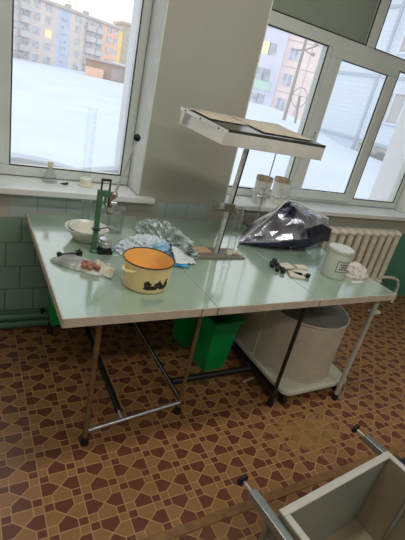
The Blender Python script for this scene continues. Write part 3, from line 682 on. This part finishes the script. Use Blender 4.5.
def cup(loc, lb):
    c = thing('white_cup', lb, 'cup', loc, 0, 'cups on the sill')
    part('body', lambda bm: lathe(bm, [(0, 0), (0.048, 0), (0.052, 0.004), (0.059, 0.150), (0.0595, 0.160), (0.0555, 0.160), (0.048, 0.010), (0, 0.008)], seg=36), 'cupw', c, smooth=True)
    part('rim', lambda bm: lathe(bm, [(0.0592, 0.160), (0.0605, 0.161), (0.061, 0.185), (0.059, 0.190), (0.055, 0.190), (0.0548, 0.160)], seg=36), 'cuprim', c, smooth=True)
    part('handle', lambda bm: tube(bm, [(-0.056, -0.012, 0.060), (-0.064, -0.045, 0.062), (-0.030, -0.066, 0.064), (-0.030, -0.068, 0.120), (-0.044, -0.044, 0.122)], 0.003, 8), 'steel', c, smooth=True)
cup((1.822, 2.310, 0.865), 'left of the two white cups with brown rims on the right sill')
cup((2.000, 2.330, 0.865), 'right of the two white cups with brown rims on the right sill')

# ------------------------------------------------------------------ film bag over a pot
gp = tag(part('glass_bowl', lambda bm: lathe(bm, [(0, 0.001), (0.10, 0.001), (0.135, 0.02), (0.150, 0.09), (0.156, 0.108), (0.150, 0.108), (0.144, 0.09), (0.130, 0.024), (0.098, 0.006), (0, 0.006)], seg=40), 'glassd', smooth=True, loc=(1.955, 1.905, 0.750)), 'grey glass bowl half covered by the shiny black film bag', 'bowl')
tag(part('glass_dish', lambda bm: beakerf(bm, 0.038, 0.05), 'glass', smooth=True, loc=(1.715, 1.765, 0.750)), 'small clear glass dish under the front edge of the black film bag', 'dish')
fb = thing('film_bag', 'large shiny black and silver film bag tented over the glass bowl', 'bag', (1.70, 1.85, 0.750))
cf = (1.70, 1.85, 0.750)
def filmf(bm):
    P = dict(A=(1.355,1.800,.765), B=(1.690,1.880,1.010), C=(2.110,1.900,.905), D=(2.020,1.770,.815), E=(1.800,1.700,.806), F=(1.560,1.715,.790),
             Mm=(1.790,1.770,.905), Q=(1.540,1.800,.865), R=(1.960,1.840,.925), T=(1.900,1.950,.960), G=(1.530,2.000,.770), Hh=(1.830,2.060,.800), I=(2.080,2.030,.830), S=(1.905,1.742,.850))
    v = {k: bm.verts.new(p) for k, p in P.items()}
    for f in ('A F Q', 'F E Mm', 'F Mm Q', 'Q Mm B', 'A Q B', 'E S Mm', 'S D R', 'S R Mm', 'Mm R B', 'R T B', 'R C T', 'D C R', 'A B G', 'G B Hh', 'B T Hh', 'T C I', 'T I Hh'):
        bm.faces.new([v[k] for k in f.split()])
    bmesh.ops.subdivide_edges(bm, edges=bm.edges[:], cuts=3, use_grid_fill=True)
    for w in bm.verts:
        c = w.co; w.co = c + V((0.010 * noise.noise(c * 14), 0.018 * noise.noise(c * 15 + V((5, 0, 0))), 0.022 * noise.noise(c * 13 + V((0, 7, 0)))))
fo = rel(part('film', filmf, 'foil', fb), cf)
so = fo.modifiers.new('solid', 'SOLIDIFY'); so.thickness = 0.002
def hemf(bm):
    pts = [(1.352,1.797,.763), (1.56,1.708,.780), (1.800,1.693,.785), (1.915,1.735,.808), (2.028,1.763,.800)]
    top = [(1.40,1.795,.786), (1.57,1.716,.806), (1.800,1.702,.842), (1.915,1.738,.868), (2.026,1.768,.880)]
    a = [bm.verts.new(V(p) - V((0, .004, 0))) for p in pts]; b_ = [bm.verts.new(V(p) - V((0, .004, 0))) for p in top]
    for i in range(4): bm.faces.new((a[i], a[i+1], b_[i+1], b_[i]))
ho = rel(part('hem', hemf, 'foildark', fb), cf); so = ho.modifiers.new('solid', 'SOLIDIFY'); so.thickness = 0.002
def sidef(bm):
    q = [(1.800,1.696,.842), (1.915,1.732,.868), (2.024,1.762,.880), (1.945,1.790,.905), (1.800,1.748,.885)]
    bm.faces.new([bm.verts.new(V(p) + V((0, -.006, .004))) for p in q])
ho = rel(part('dark_fold', sidef, 'foildark', fb), cf); so = ho.modifiers.new('solid', 'SOLIDIFY'); so.thickness = 0.002
rel(part('pale_edge', lambda bm: (tube(bm, [(1.692,1.876,1.014), (1.80,1.925,.995), (1.90,1.955,.968), (2.03,1.94,.932), (2.113,1.90,.908)], 0.006, 8), tube(bm, [(1.690,1.876,1.014), (1.54,1.835,.895), (1.36,1.80,.770)], 0.005, 8)), 'alu', fb, smooth=True), cf)

# ------------------------------------------------------------------ small samples in front of the film bag
random.seed(11)
pale = [(1.515, 1.425, 0.4, 0.070, 0.050, 'long pale ceramic tile nearest the white canister'), (1.470, 1.485, 0.1, 0.060, 0.045, 'pale ceramic tile lying behind the others'), (1.470, 1.400, -0.5, 0.062, 0.052, 'pale ceramic tile nearest the front table edge'), (1.560, 1.470, -0.2, 0.055, 0.036, 'pale ceramic tile tucked next to the glass dish')]
for i, (x, y, r, w, d, lb) in enumerate(pale):
    w *= 1.25; d *= 1.3
    o = tag(boxo('ceramic_tile', (-w/2, w/2, -d/2, d/2, 0, 0.009), 'bone', bevel=0.002, loc=(x, y, 0.7503 + 0.0095 * (i % 2))), lb, 'tile', 'ceramic samples'); o.rotation_euler = (0, 0, r)
blk = [(1.385, 1.500), (1.405, 1.475), (1.400, 1.525), (1.425, 1.510), (1.420, 1.455), (1.432, 1.540), (1.385, 1.455), (1.530, 1.375), (1.405, 1.430), (1.445, 1.560)]
s0 = None
for i, (x, y) in enumerate(blk):
    if s0 is None:
        s0 = tag(part('rubber_stopper', lambda bm: lathe(bm, [(0, 0), (0.010, 0), (0.013, 0.018), (0.0125, 0.020), (0, 0.020)], seg=16), 'rubber', smooth=True), '', 'stopper', 'black stoppers'); o = s0
    else: o = s0.copy(); COL.objects.link(o)
    o.location = (x, y, 0.7503); o['label'] = 'small black rubber stopper among the pile beside the pale ceramic tiles'

# white canister and crumpled paper
cn = thing('white_canister', 'white plastic canister with a boxed black label at the right of the table', 'canister', (1.728, 1.395, 0.750))
part('body', lambda bm: lathe(bm, [(0, 0), (0.060, 0), (0.064, 0.004), (0.066, 0.010), (0.066, 0.142), (0.068, 0.144), (0, 0.144)], seg=40), 'canw', cn, smooth=True)
part('lid', lambda bm: lathe(bm, [(0.068, 0.1445), (0.0695, 0.148), (0.069, 0.162), (0.065, 0.166), (0.060, 0.164), (0, 0.163)], seg=40), 'canw', cn, smooth=True)
def wrap(bm, a0, a1, z0, z1, r, n=8):
    vs = [[bm.verts.new(((r) * math.cos(a0 + (a1 - a0) * i / n), r * math.sin(a0 + (a1 - a0) * i / n), z)) for i in range(n + 1)] for z in (z0, z1)]
    for i in range(n): bm.faces.new((vs[0][i], vs[0][i+1], vs[1][i+1], vs[1][i]))
def lab(bm):
    A0, A1 = math.radians(-134), math.radians(-66); r = 0.0668
    wrap(bm, A0, A1, 0.046, 0.0495, r); wrap(bm, A0, A1, 0.104, 0.1075, r)
    wrap(bm, A0, A0 + .05, 0.0495, 0.104, r, 2); wrap(bm, A1 - .05, A1, 0.0495, 0.104, r, 2)
    rnd = random.Random(5)
    for z, s, e in ((0.087, .22, .84), (0.074, .28, .78), (0.061, .20, .80)):
        t = s
        while t < e:
            w = rnd.uniform(.05, .14); wrap(bm, A0 + (A1 - A0) * t, A0 + (A1 - A0) * min(e, t + w), z, z + 0.0065, r, 2); t += w + .035
part('label', lab, 'ink', cn)
cp = tag(part('crumpled_paper', lambda bm: crumple(bm, 0.080, 0.060, 0.060, 0.24, 2.2, 8), 'crumple', loc=(1.893, 1.395, 0.7502)), 'crumpled pinkish white paper at the right end of the table', 'paper')
tag(boxo('paper_scrap', (-0.05, 0.035, -0.012, 0.012, 0, 0.002), 'bagwhite2', loc=(1.845, 1.305, 0.7503)), 'thin white paper scrap in front of the crumpled paper', 'paper')

# ------------------------------------------------------------------ on the left sill
fl = thing('conical_flask', 'small conical glass flask with a cream stopper on the left sill', 'flask', (0.400, 2.375, 0.865))
part('glass_body', lambda bm: lathe(bm, [(0, 0.001), (0.040, 0.001), (0.042, 0.006), (0.016, 0.078), (0.014, 0.092), (0.012, 0.092), (0.014, 0.076), (0.038, 0.008), (0, 0.005)], seg=28), 'glass', fl, smooth=True)
part('stopper', lambda bm: lathe(bm, [(0, 0.078), (0.0115, 0.078), (0.0118, 0.0925), (0.017, 0.093), (0.015, 0.116), (0, 0.117)], seg=20), 'milk', fl, smooth=True)
gc = thing('graduated_cylinder', 'tall clear graduated cylinder on a cream plastic foot on the left sill', 'cylinder', (0.597, 2.365, 0.865))
part('foot', lambda bm: lathe(bm, [(0, 0), (0.042, 0), (0.044, 0.006), (0.036, 0.012), (0.034, 0.042), (0.030, 0.046), (0.0, 0.046)], seg=28), 'milk', gc, smooth=True)
part('tube', lambda bm: lathe(bm, [(0, 0.0465), (0.024, 0.0465), (0.0245, 0.425), (0.032, 0.432), (0.030, 0.432), (0.0225, 0.424), (0.0225, 0.05), (0, 0.05)], seg=24), 'glassthin', gc, smooth=True)
part('spout', lambda bm: hexa(bm, [(-0.075, -0.008, .431), (-0.025, -0.014, .429), (-0.025, 0.014, .429), (-0.075, 0.008, .431), (-0.075, -0.008, .433), (-0.025, -0.014, .4325), (-0.025, 0.014, .4325), (-0.075, 0.008, .433)]), 'glassthin', gc)
def marks(bm):
    for k in range(18):
        z = 0.09 + k * 0.018; vs_r = 0.0252
        a0, a1 = math.radians(-95), math.radians(-70 if k % 3 else -50)
        wrap(bm, a0, a1, z, z + 0.0012, vs_r, 4)
part('graduation_marks', marks, 'steel', gc)
tag(part('metal_clip', lambda bm: (tube(bm, [(-.022, 0, .004), (0, .008, .006), (.014, 0, .008), (.004, -.010, .004), (-.010, -.006, .003)], 0.0035, 8), sphere(bm, (.014, 0, .009), .008)), 'darksteel', smooth=True, loc=(0.475, 2.345, 0.866)), 'small dark metal clip lying on the left sill beside the flask', 'clip')

# ------------------------------------------------------------------ cabinet lying on its back, legs towards the table
cb = thing('metal_cabinet', 'open white metal cabinet lying on its back with square tube legs', 'cabinet', (0.820, 0.526, 0.0), math.radians(5.2))
W_, D_, ZR, ZB, T = 0.583, 0.80, 0.40, 0.030, 0.018
boxo('bottom_panel', (0, W_, -T, 0, ZB, ZR), 'cabin', cb, bevel=0.002)
boxo('side_panel', (0, T, -D_, -T - 0.0005, ZB, ZR), 'cabin2', cb, bevel=0.002)
boxo('side_panel', (W_ - T, W_, -D_, -T - 0.0005, ZB, ZR), 'cabin2', cb, bevel=0.002)
boxo('top_panel', (0, W_, -D_ - T, -D_ - 0.0005, ZB, ZR), 'cabin', cb, bevel=0.002)
boxo('back_panel', (T + .0005, W_ - T - .0005, -D_, -T - .0005, ZB, ZB + 0.012), 'cabin2', cb)
bm = B(); ring = ((0 - .004, W_ + .004, -T - .004, 0.004), (0 - .004, T + .002, -D_, -T - .004), (W_ - T - .002, W_ + .004, -D_, -T - .004))
for x0, x1, y0, y1 in ring: box(bm, x0, x1, y0, y1, ZR + .0005, ZR + 0.010)
obj('front_rim', bm, 'cabw', cb, bevel=0.003)
boxo('shelf_rail', (W_ - T - 0.010, W_ - T - 0.0005, -0.150, -0.138, ZB + .02, ZR - .012), 'cabin', cb, bevel=0.002)
boxo('shelf_rail', (T + 0.0005, T + 0.010, -0.150, -0.138, ZB + .02, ZR - .012), 'cabin', cb, bevel=0.002)
for (x, z) in ((-0.035, ZR - 0.045), (W_ + 0.004, ZR - 0.045), (-0.035, 0.035), (W_ + 0.004, 0.035)):
    ye = 0.105 if z > 0.1 else -0.060
    l = boxo('leg', (x, x + 0.030, -D_, ye, z, z + 0.030), 'tubealu', cb, bevel=0.003)
    part('foot_screw', lambda bm: tube(bm, [(x + .015, ye, z + .015), (x + .015, ye + .040, z + .015)], 0.006, 10), 'chrome', l, smooth=True)
    part('foot_pad', lambda bm: (tube(bm, [(x + .015, ye + .040, z + .015), (x + .015, ye + .045, z + .015), (x + .015, ye + .053, z + .015)], [0.012, 0.021, 0.022], 20)), 'rubber', l, smooth=True)
boxo('bracket', (-0.034, -0.006, 0.000, 0.012, 0.066, ZR - 0.046), 'tubealu', cb)
nb_ = tag(boxo('plastic_crate', (0, 0.30, -0.40, 0, 0, 0.16), 'navy', bevel=0.01, loc=(1.66, 0.66, 0.001)), 'dark navy plastic crate on the floor right of the metal cabinet', 'crate')
tag(part('floor_rag', lambda bm: crumple(bm, 0.06, 0.04, 0.02, 0.2, 2.5, 21), 'crumple', smooth=True, loc=(3.25, 2.02, 0.0)), 'small pale rag on the floor under the radiator', 'rag')

# ------------------------------------------------------------------ fill lamps added out of view on the ceiling to brighten the room
for (x, y) in ((-0.3, -1.0), (2.3, -1.0), (1.0, 0.9)):
    cl = thing('fill_lamp', 'long fill lamp added out of view on the ceiling, with a white diffuser', 'lamp', (x, y, HC - 0.10), 0, 'added fill lamps')
    boxo('housing', (-0.62, 0.62, -0.10, 0.10, 0.04, 0.099), 'plaster', cl); boxo('diffuser', (-0.60, 0.60, -0.09, 0.09, 0.0, 0.039), 'lamp', cl)
    ld = bpy.data.lights.new('fill_light', 'AREA'); ld.shape = 'RECTANGLE'; ld.size = 1.2; ld.size_y = 0.18; ld.energy = 16; ld.color = (1.0, 0.985, 0.94)
    lo = bpy.data.objects.new('fill_light', ld); COL.objects.link(lo); lo.location = (x, y, HC - 0.105)

# ------------------------------------------------------------------ outside
def pol(az, d): return V((d * math.sin(math.radians(az)), d * math.cos(math.radians(az)), 0))
def snow_h(x, y):
    h = -1.10
    h += 2.35 * math.exp(-(((x - 27.0) ** 2 + (y - 38.0) ** 2) / 50.0))
    h += 1.9 * math.exp(-(((x - 15.0) ** 2 + (y - 19.5) ** 2) / 26.0))
    h += 0.9 * math.exp(-(((x - 16.8) ** 2 + (y - 13.0) ** 2) / 16.0))
    h += 0.12 * noise.noise(V((x * .25, y * .25, 0)))
    return h
bm = B(); nx, ny = 120, 130; g = []
for j in range(ny + 1):
    for i in range(nx + 1):
        x = -40 + 130 * i / nx; y = 3.2 + 155 * (j / ny) ** 1.3; g.append(bm.verts.new((x, y, snow_h(x, y))))
for j in range(ny):
    for i in range(nx):
        k = j * (nx + 1) + i; bm.faces.new((g[k], g[k+1], g[k+nx+2], g[k+nx+1]))
sg = tag(obj('snow_ground', bm, 'snow', smooth=True), 'smooth deep snow covering the yard outside both windows', 'snow', kind='stuff')
def drift(x0, x1, hm, sd):
    def f(bm):
        n = 40; rows = []
        for i in range(n + 1):
            t = i / n; x = x0 + (x1 - x0) * t; h = hm * (0.35 + 0.65 * abs(math.sin(PI * (t * 2.1 + sd))) ** 0.8) + 0.006 * noise.noise(V((x * 9, sd, 0)))
            rows.append([bm.verts.new((x, y, 0.856 + z)) for y, z in ((2.54, 0), (2.56, h * .85), (2.62, h), (2.70, h * .7), (2.76, 0.002))])
        for a_, b_ in zip(rows, rows[1:]):
            for k in range(4): bm.faces.new((a_[k], a_[k+1], b_[k+1], b_[k]))
    return f
tag(part('snow_drift', drift(W1[0] + .02, W1[1] - .02, 0.10, 0.2), 'snow', smooth=True), 'low ridge of snow on the ledge outside the left window', 'snow', kind='stuff')

pale_b = lambda n, r, g_, b_: pm(n, srgb(r, g_, b_), 0.8, var=0.03, scale=0.6)  # haze over the yard is mixed into these pale colours
M['A_wall'] = pale_b('pale panel wall', 230, 218, 210); M['A_pink'] = pale_b('pink panel wall', 246, 206, 184); M['A_blue'] = pale_b('blue stair wall', 208, 216, 232)
M['A_roof'] = pale_b('grey roof', 206, 200, 196); M['win'] = pm('hazed window glass', srgb(200, 202, 208), 0.3, var=0.12, scale=1.5); M['balc'] = pale_b('balcony panel', 216, 212, 210)  # window colour is lightened to carry the haze too
M['balcd'] = pale_b('dark balcony panel', 200, 186, 180); M['warmwin'] = emis('sunset glow window', srgb(250, 222, 180), 0.35); M['sunyel'] = pale_b('sun painted gable', 250, 222, 150)  # warm emission stands in for sunset mirrored in panes; gable yellow is sunlight
M['grayb'] = pale_b('grey house wall', 206, 198, 186); M['garage'] = pale_b('brown garage wall', 192, 176, 162); M['B_lilac'] = pale_b('lilac wall', 228, 228, 242); M['B_pink'] = pale_b('pink wall', 250, 232, 226)
M['B_green'] = pale_b('mint balcony', 210, 234, 218); M['C_wall'] = pale_b('pale blue tiled wall', 224, 232, 242); M['C_band'] = pale_b('grey blue band', 194, 204, 214); M['seamm'] = pale_b('panel joint', 206, 196, 196)
M['pole'] = pale_b('concrete pole', 184, 176, 168); M['exwhite'] = pm('white outer reveal', srgb(240, 242, 244), 0.6, var=0.01); M['curtain'] = pale_b('curtained window', 204, 202, 200)

def facade_frame(p0, p1):
    d = (p1 - p0); L = d.length; u = d / L; n = V((u.y, -u.x, 0))
    if n.y > 0 : n = -n
    return u, n, L
def fbox(bm, o, u, n, s0, s1, t0, t1, z0, z1):
    c = [o + u * s0 + n * t0, o + u * s1 + n * t0, o + u * s1 + n * t1, o + u * s0 + n * t1]
    hexa(bm, [V((p.x, p.y, z0)) for p in c] + [V((p.x, p.y, z1)) for p in c])

# building A: long five storey panel house far behind the left window
A1_ = V((34.8, 119.0, 0)); A0_ = A1_ - V((18.1, 13.3, 0)).normalized() * 62
u, n, LA = facade_frame(A0_, A1_)
ba = thing('apartment_house', 'long pale panel apartment house with pink end far beyond the left window', 'building', (A0_.x, A0_.y, -2.2))
ca = (A0_.x, A0_.y, -2.2); ZG, ZRF = -2.2, 10.4
for nm, s0, s1, mt in (('wall_section', 0, 40.5, 'A_wall'), ('stair_section', 40.5, 44.5, 'A_blue'), ('wall_section', 44.5, 55.0, 'A_wall'), ('wall_section', 55.0, 62.0, 'A_pink')):
    rel(part(nm, lambda bm: fbox(bm, A0_, u, n, s0 + .002, s1, -11, 0, ZG, ZRF), mt, ba), ca)
rel(part('roof', lambda bm: fbox(bm, A0_, u, n, -.5, 62.4, -11.4, 0.5, ZRF + .01, ZRF + 0.55), 'A_roof', ba), ca)
rel(part('gable_strip', lambda bm: fbox(bm, A0_, u, n, 62.01, 64.3, -4, -0.6, ZG, ZRF - .3), 'sunyel', ba), ca)  # yellow puts the low sun's light into the end wall colour
for s in (22, 30, 38, 47, 53):
    rel(part('chimney', lambda bm: fbox(bm, A0_, u, n, s, s + 1.1, -4.5, -3.4, ZRF + .56, ZRF + 1.7), 'A_roof', ba), ca)
for s in (26, 31.5, 36, 43, 49, 51.5):
    rel(part('aerial', lambda bm: fbox(bm, A0_, u, n, s, s + .10, -5.1, -5.0, ZRF + .56, ZRF + 4.4), 'A_roof', ba), ca)
H5 = [-1.0, 1.55, 4.1, 6.65, 8.9]
wp = None
for fi, z in enumerate(H5):
    for s in (25.5, 28.6, 34.0, 37.2, 46.2, 57.4, 60.0):
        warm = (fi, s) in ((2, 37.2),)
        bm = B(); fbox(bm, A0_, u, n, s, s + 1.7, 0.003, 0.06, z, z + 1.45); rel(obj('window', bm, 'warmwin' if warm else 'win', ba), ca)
    for s, mt in ((30.2, 'balc'), (49.2, 'balc'), (52.6, 'balc')):
        bm = B(); fbox(bm, A0_, u, n, s, s + 3.1, 0.003, 0.9, z - 1.0, z + 0.15); rel(obj('balcony', bm, mt, ba), ca)
        bm = B(); fbox(bm, A0_, u, n, s + .2, s + 2.9, 0.003, 0.05, z + 0.2, z + 1.45); rel(obj('window', bm, 'win', ba), ca)
for z in [-1.6 + 1.38 * k for k in range(8)]:
    bm = B(); fbox(bm, A0_, u, n, 41.6, 43.4, 0.003, 0.06, z, z + 0.55); rel(obj('stair_window', bm, 'win', ba), ca)
for fi, z in enumerate(H5[:4]):
    for s in (12.0, 15.4, 18.8, 22.2):
        bm = B(); fbox(bm, A0_, u, n, s, s + 3.2, 0.003, 1.1, z - 1.1, z + 0.1); rel(obj('balcony', bm, 'balcd' if fi in (1, 3) else 'balc', ba), ca)
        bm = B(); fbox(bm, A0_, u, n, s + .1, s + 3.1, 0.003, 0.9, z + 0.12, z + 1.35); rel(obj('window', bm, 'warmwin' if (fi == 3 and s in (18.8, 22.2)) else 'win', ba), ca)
# grey house and garages to its right
p0, p1 = pol(16.75, 132), pol(23.0, 138); u2, n2, L2 = facade_frame(p0, p1)
bg = thing('grey_house', 'plain grey house right of the sun painted gable in the left window', 'building', (p0.x, p0.y, -2.2)); cg = (p0.x, p0.y, -2.2)
rel(part('walls', lambda bm: fbox(bm, p0, u2, n2, 0, L2, -8, 0, -2.2, 12.6), 'grayb', bg), cg)
rel(part('roof', lambda bm: fbox(bm, p0, u2, n2, -.4, L2 + .4, -8.5, .5, 12.61, 13.2), 'A_roof', bg), cg)
for z in (1.6, 5.0, 8.6):
    for s in (1.5, 4.6, 7.7, 10.8):
        bm = B(); fbox(bm, p0, u2, n2, s, s + 1.4, 0.003, 0.06, z, z + 1.5); rel(obj('window', bm, 'win', bg), cg)
p0, p1 = pol(12.8, 92), pol(23.0, 92); u3, n3, L3 = facade_frame(p0, p1)
gg = thing('garage_row', 'low brown garages with snowy roof below the pink and grey houses', 'building', (p0.x, p0.y, -1.4)); c3 = (p0.x, p0.y, -1.4)
rel(part('walls', lambda bm: fbox(bm, p0, u3, n3, 0, L3, -5, 0, -1.4, 1.85), 'garage', gg), c3)
rel(part('roof', lambda bm: fbox(bm, p0, u3, n3, -.3, L3 + .3, -5.3, .5, 1.86, 2.15), 'grayb', gg), c3)
rel(part('roof_snow', lambda bm: fbox(bm, p0, u3, n3, 5.2, L3, -5.1, .4, 2.151, 2.35), 'snow', gg), c3)
rel(part('low_wall', lambda bm: fbox(bm, p0, u3, n3, 0.2, 3.6, 0.002, 2, -1.4, 0.55), 'A_pink', gg), c3)
for s in (5.0, 8.0, 11.0, 14.0):
    bm = B(); fbox(bm, p0, u3, n3, s, s + 2.0, 0.002, 0.08, -0.9, 1.2); rel(obj('garage_door', bm, 'balcd', gg), c3)

# building B: lilac and pink flats seen through the right window
p0, p1 = pol(22, 57), pol(42.5, 55); uB, nB, LB = facade_frame(p0, p1)
bb = thing('pink_lilac_flats', 'lilac and pink panel flats seen through the right window behind the pole', 'building', (p0.x, p0.y, -1.5)); cB = (p0.x, p0.y, -1.5)
def sB(az):
    best = min(((abs(math.degrees(math.atan2(*(p0 + uB * (k * .05)).to_2d())) - az), k * .05) for k in range(0, int(LB / .05) + 40)), key=lambda t: t[0]); return best[1]
sm = sB(36.5)
rel(part('lilac_wall', lambda bm: fbox(bm, p0, uB, nB, 0, sm - .01, -12, 0.5, -1.5, 13.5), 'B_lilac', bb), cB)
rel(part('pink_wall', lambda bm: fbox(bm, p0, uB, nB, sm, sB(42.3), -12, 0, -1.5, 13.5), 'B_pink', bb), cB)
for z in (0.35, 3.1, 5.85, 8.6, 11.3):
    rel(part('joint', lambda bm: fbox(bm, p0, uB, nB, sm, sB(42.3), 0.002, 0.03, z - .04, z + .04), 'seamm', bb), cB)
    bm = B(); s = sB(37.0); fbox(bm, p0, uB, nB, s, s + 1.25, 0.003, 0.06, z + .75, z + 2.0); w = rel(obj('window', bm, 'win', bb), cB)
    bm = B()
    for k in (0, .56, 1.13): fbox(bm, p0, uB, nB, s + k, s + k + .12, 0.061, 0.09, z + .72, z + 2.0)
    o = obj('mullion', bm, 'snow', w); 
    for a_ in (34.0, 34.95):
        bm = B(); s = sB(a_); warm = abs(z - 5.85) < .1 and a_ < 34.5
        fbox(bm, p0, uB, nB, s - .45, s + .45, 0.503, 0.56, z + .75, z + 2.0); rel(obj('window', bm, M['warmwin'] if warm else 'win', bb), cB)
        bm = B(); fbox(bm, p0, uB, nB, s + .5, s + .62, 0.503, 0.56, z + .7, z + 2.0); rel(obj('mullion', bm, 'snow', bb), cB)
s = sB(33.2); rel(part('mint_balcony', lambda bm: fbox(bm, p0, uB, nB, s, sB(35.9), 0.503, 0.62, 2.75, 3.75), 'B_green', bb), cB)
rel(part('joint', lambda bm: fbox(bm, p0, uB, nB, sB(39.6), sB(39.6) + .08, 0.002, 0.03, -1.5, 13.5), 'seamm', bb), cB)

# building C: pale blue tiled wing close on the right
bc = thing('pale_blue_wing', 'pale blue tiled wing with curtained windows close outside the right window', 'building', (18, 5, -1.2)); cC = (18, 5, -1.2)
def tiled():
    m = pale_b('square relief wall tiles', 200, 214, 230); nt = m.node_tree; b = NB(nt); p = nt.nodes['Principled BSDF']
    g = b.N.new('ShaderNodeNewGeometry'); sp = b.N.new('ShaderNodeSeparateXYZ'); b.L.new(g.outputs['Position'], sp.inputs[0])
    def tri(v, s): 
        k = b.m('DIVIDE', v, s); return b.m('ABSOLUTE', b.m('SUBTRACT', b.m('SUBTRACT', k, b.m('FLOOR', k)), 0.5))
    mx = b.m('MAXIMUM', tri(b.m('ADD', sp.outputs[1], 100.0), 1.3), tri(b.m('ADD', sp.outputs[2], 100.6), 1.3))
    ringp = b.m('LESS_THAN', b.m('ABSOLUTE', b.m('SUBTRACT', b.m('MODULO', b.m('MULTIPLY', mx, 6.0), 1.0), 0.5)), 0.12)
    b.L.new(b.mix(b.m('MULTIPLY', ringp, 0.35), srgb(224, 232, 242), srgb(204, 210, 220)), p.inputs['Base Color'])
    return m
M['C_tile'] = tiled()
rel(part('tiled_wall', lambda bm: box(bm, 18, 30, 16.25, 20.0, -1.2, 9.5), 'C_tile', bc), cC)
rel(part('plain_wall', lambda bm: box(bm, 18.0, 30, 5, 16.24, -1.2, 9.5), 'C_wall', bc), cC)
for z in (0.80, 3.88, 6.95):
    rel(boxo('band', (17.93, 17.998, 5, 20.0, z - .07, z + .07), 'C_band', bc), cC)
rel(part('downpipe', lambda bm: tube(bm, [(17.90, 16.12, 0.2), (17.90, 16.12, 9.5)], 0.085, 10), 'C_band', bc), cC)
rel(boxo('corner_strip', (17.95, 17.999, 15.95, 16.28, 0.2, 9.5), 'snow', bc), cC)
for y in (11.2, 14.35):
    for z in (1.95, 5.05):
        w = rel(boxo('window', (17.96, 17.999, y - 1.1, y + 1.1, z, z + 1.25), 'curtain', bc), cC)
        bm = B()
        for k in (-1.14, -.36, .36, 1.08): box(bm, 17.90, 17.959, y + k, y + k + .09, z - .06, z + 1.31)
        for zz in (z - .14, z + 1.26): box(bm, 17.89, 17.958, y - 1.15, y + 1.17, zz, zz + .10)
        obj('window_frame', bm, 'snow', w)
M['lattice'] = pm('speckled concrete lattice', srgb(190, 188, 184), 0.8, var=0.1, scale=2, dark=srgb(150, 150, 150), dthr=0.5)
rel(boxo('lattice_grille', (17.9, 17.999, 13.0, 15.9, 0.1, 0.72), 'lattice', bc), cC)

# utility pole
pp = pol(38.6, 31); 
up_ = thing('utility_pole', 'concrete utility pole with a brace and coiled cable in front of the pink flats', 'pole', (pp.x, pp.y, -1.2)); cp_ = (pp.x, pp.y, -1.2)
ur = V((math.cos(math.radians(38.6)), -math.sin(math.radians(38.6)), 0))
rel(part('post', lambda bm: tube(bm, [(pp.x, pp.y, -1.2), (pp.x, pp.y, 6.6)], [0.13, 0.09], 12), 'pole', up_, smooth=True), cp_)
rel(part('brace', lambda bm: tube(bm, [pp + ur * 1.0 + V((0, 0, -1.2)), pp + ur * .62 + V((0, 0, 2.4))], 0.09, 10), 'pole', up_, smooth=True), cp_)
rel(part('crossarm', lambda bm: (tube(bm, [pp + ur * -.7 + V((0, 0, 5.0)), pp + ur * .1 + V((0, 0, 5.15)), pp + ur * .75 + V((0, 0, 5.5))], 0.05, 8), tube(bm, [pp + ur * .1 + V((0, -.1, 5.1)), pp + ur * .7 + V((0, -.1, 4.9))], 0.04, 8), sphere(bm, pp + ur * .75 + V((0, 0, 5.6)), .12), sphere(bm, pp + ur * .7 + V((0, 0, 5.0)), .12)), 'pole', up_, smooth=True), cp_)
rel(part('cable_coil', lambda bm: tube(bm, [pp + ur * (.45 + .5 * math.cos(k*PI/14)) + V((0, -.25, 2.3 + .62 * math.sin(k*PI/14))) for k in range(28)], 0.03, 6, closed=True), 'pole', up_, smooth=True), cp_)

# ------------------------------------------------------------------ sky
w = bpy.data.worlds.new('winter sky'); SC.world = w; w.use_nodes = True
nt = w.node_tree; b = NB(nt); bgn = nt.nodes['Background']
tc = b.N.new('ShaderNodeTexCoord'); sp = b.N.new('ShaderNodeSeparateXYZ'); b.L.new(tc.outputs['Generated'], sp.inputs[0])
up2 = b.ramp(sp.outputs[2], 0.02, 0.55)
col = b.mix(up2, (1.0, 0.93, 0.82, 1), (0.80, 0.89, 1.0, 1))
b.L.new(col, bgn.inputs['Color']); bgn.inputs['Strength'].default_value = 1.2

# ------------------------------------------------------------------ camera
cd = bpy.data.cameras.new('camera'); cam = bpy.data.objects.new('camera', cd); COL.objects.link(cam); SC.camera = cam
cd.sensor_fit = 'VERTICAL'; cd.sensor_height = 36.0; cd.lens = 36.0 * 407.6 / 540.0; cd.clip_start = 0.02; cd.clip_end = 500
yaw, pit, roll = map(math.radians, (32.785, 23.535, -13.26))
f = V((math.sin(yaw) * math.cos(pit), math.cos(yaw) * math.cos(pit), -math.sin(pit))); r = V((math.cos(yaw), -math.sin(yaw), 0)); d = f.cross(r)
rr = r * math.cos(roll) + d * math.sin(roll); dd = d * math.cos(roll) - r * math.sin(roll)
mw = Matrix(((rr.x, -dd.x, -f.x, 0), (rr.y, -dd.y, -f.y, 0), (rr.z, -dd.z, -f.z, 1.52), (0, 0, 0, 1)))
cam.matrix_world = mw

SC.view_settings.view_transform = 'Standard'; SC.view_settings.look = 'None'; SC.view_settings.gamma = 1.0
SC.view_settings.use_curve_mapping = False; SC.view_settings.exposure = 0.14
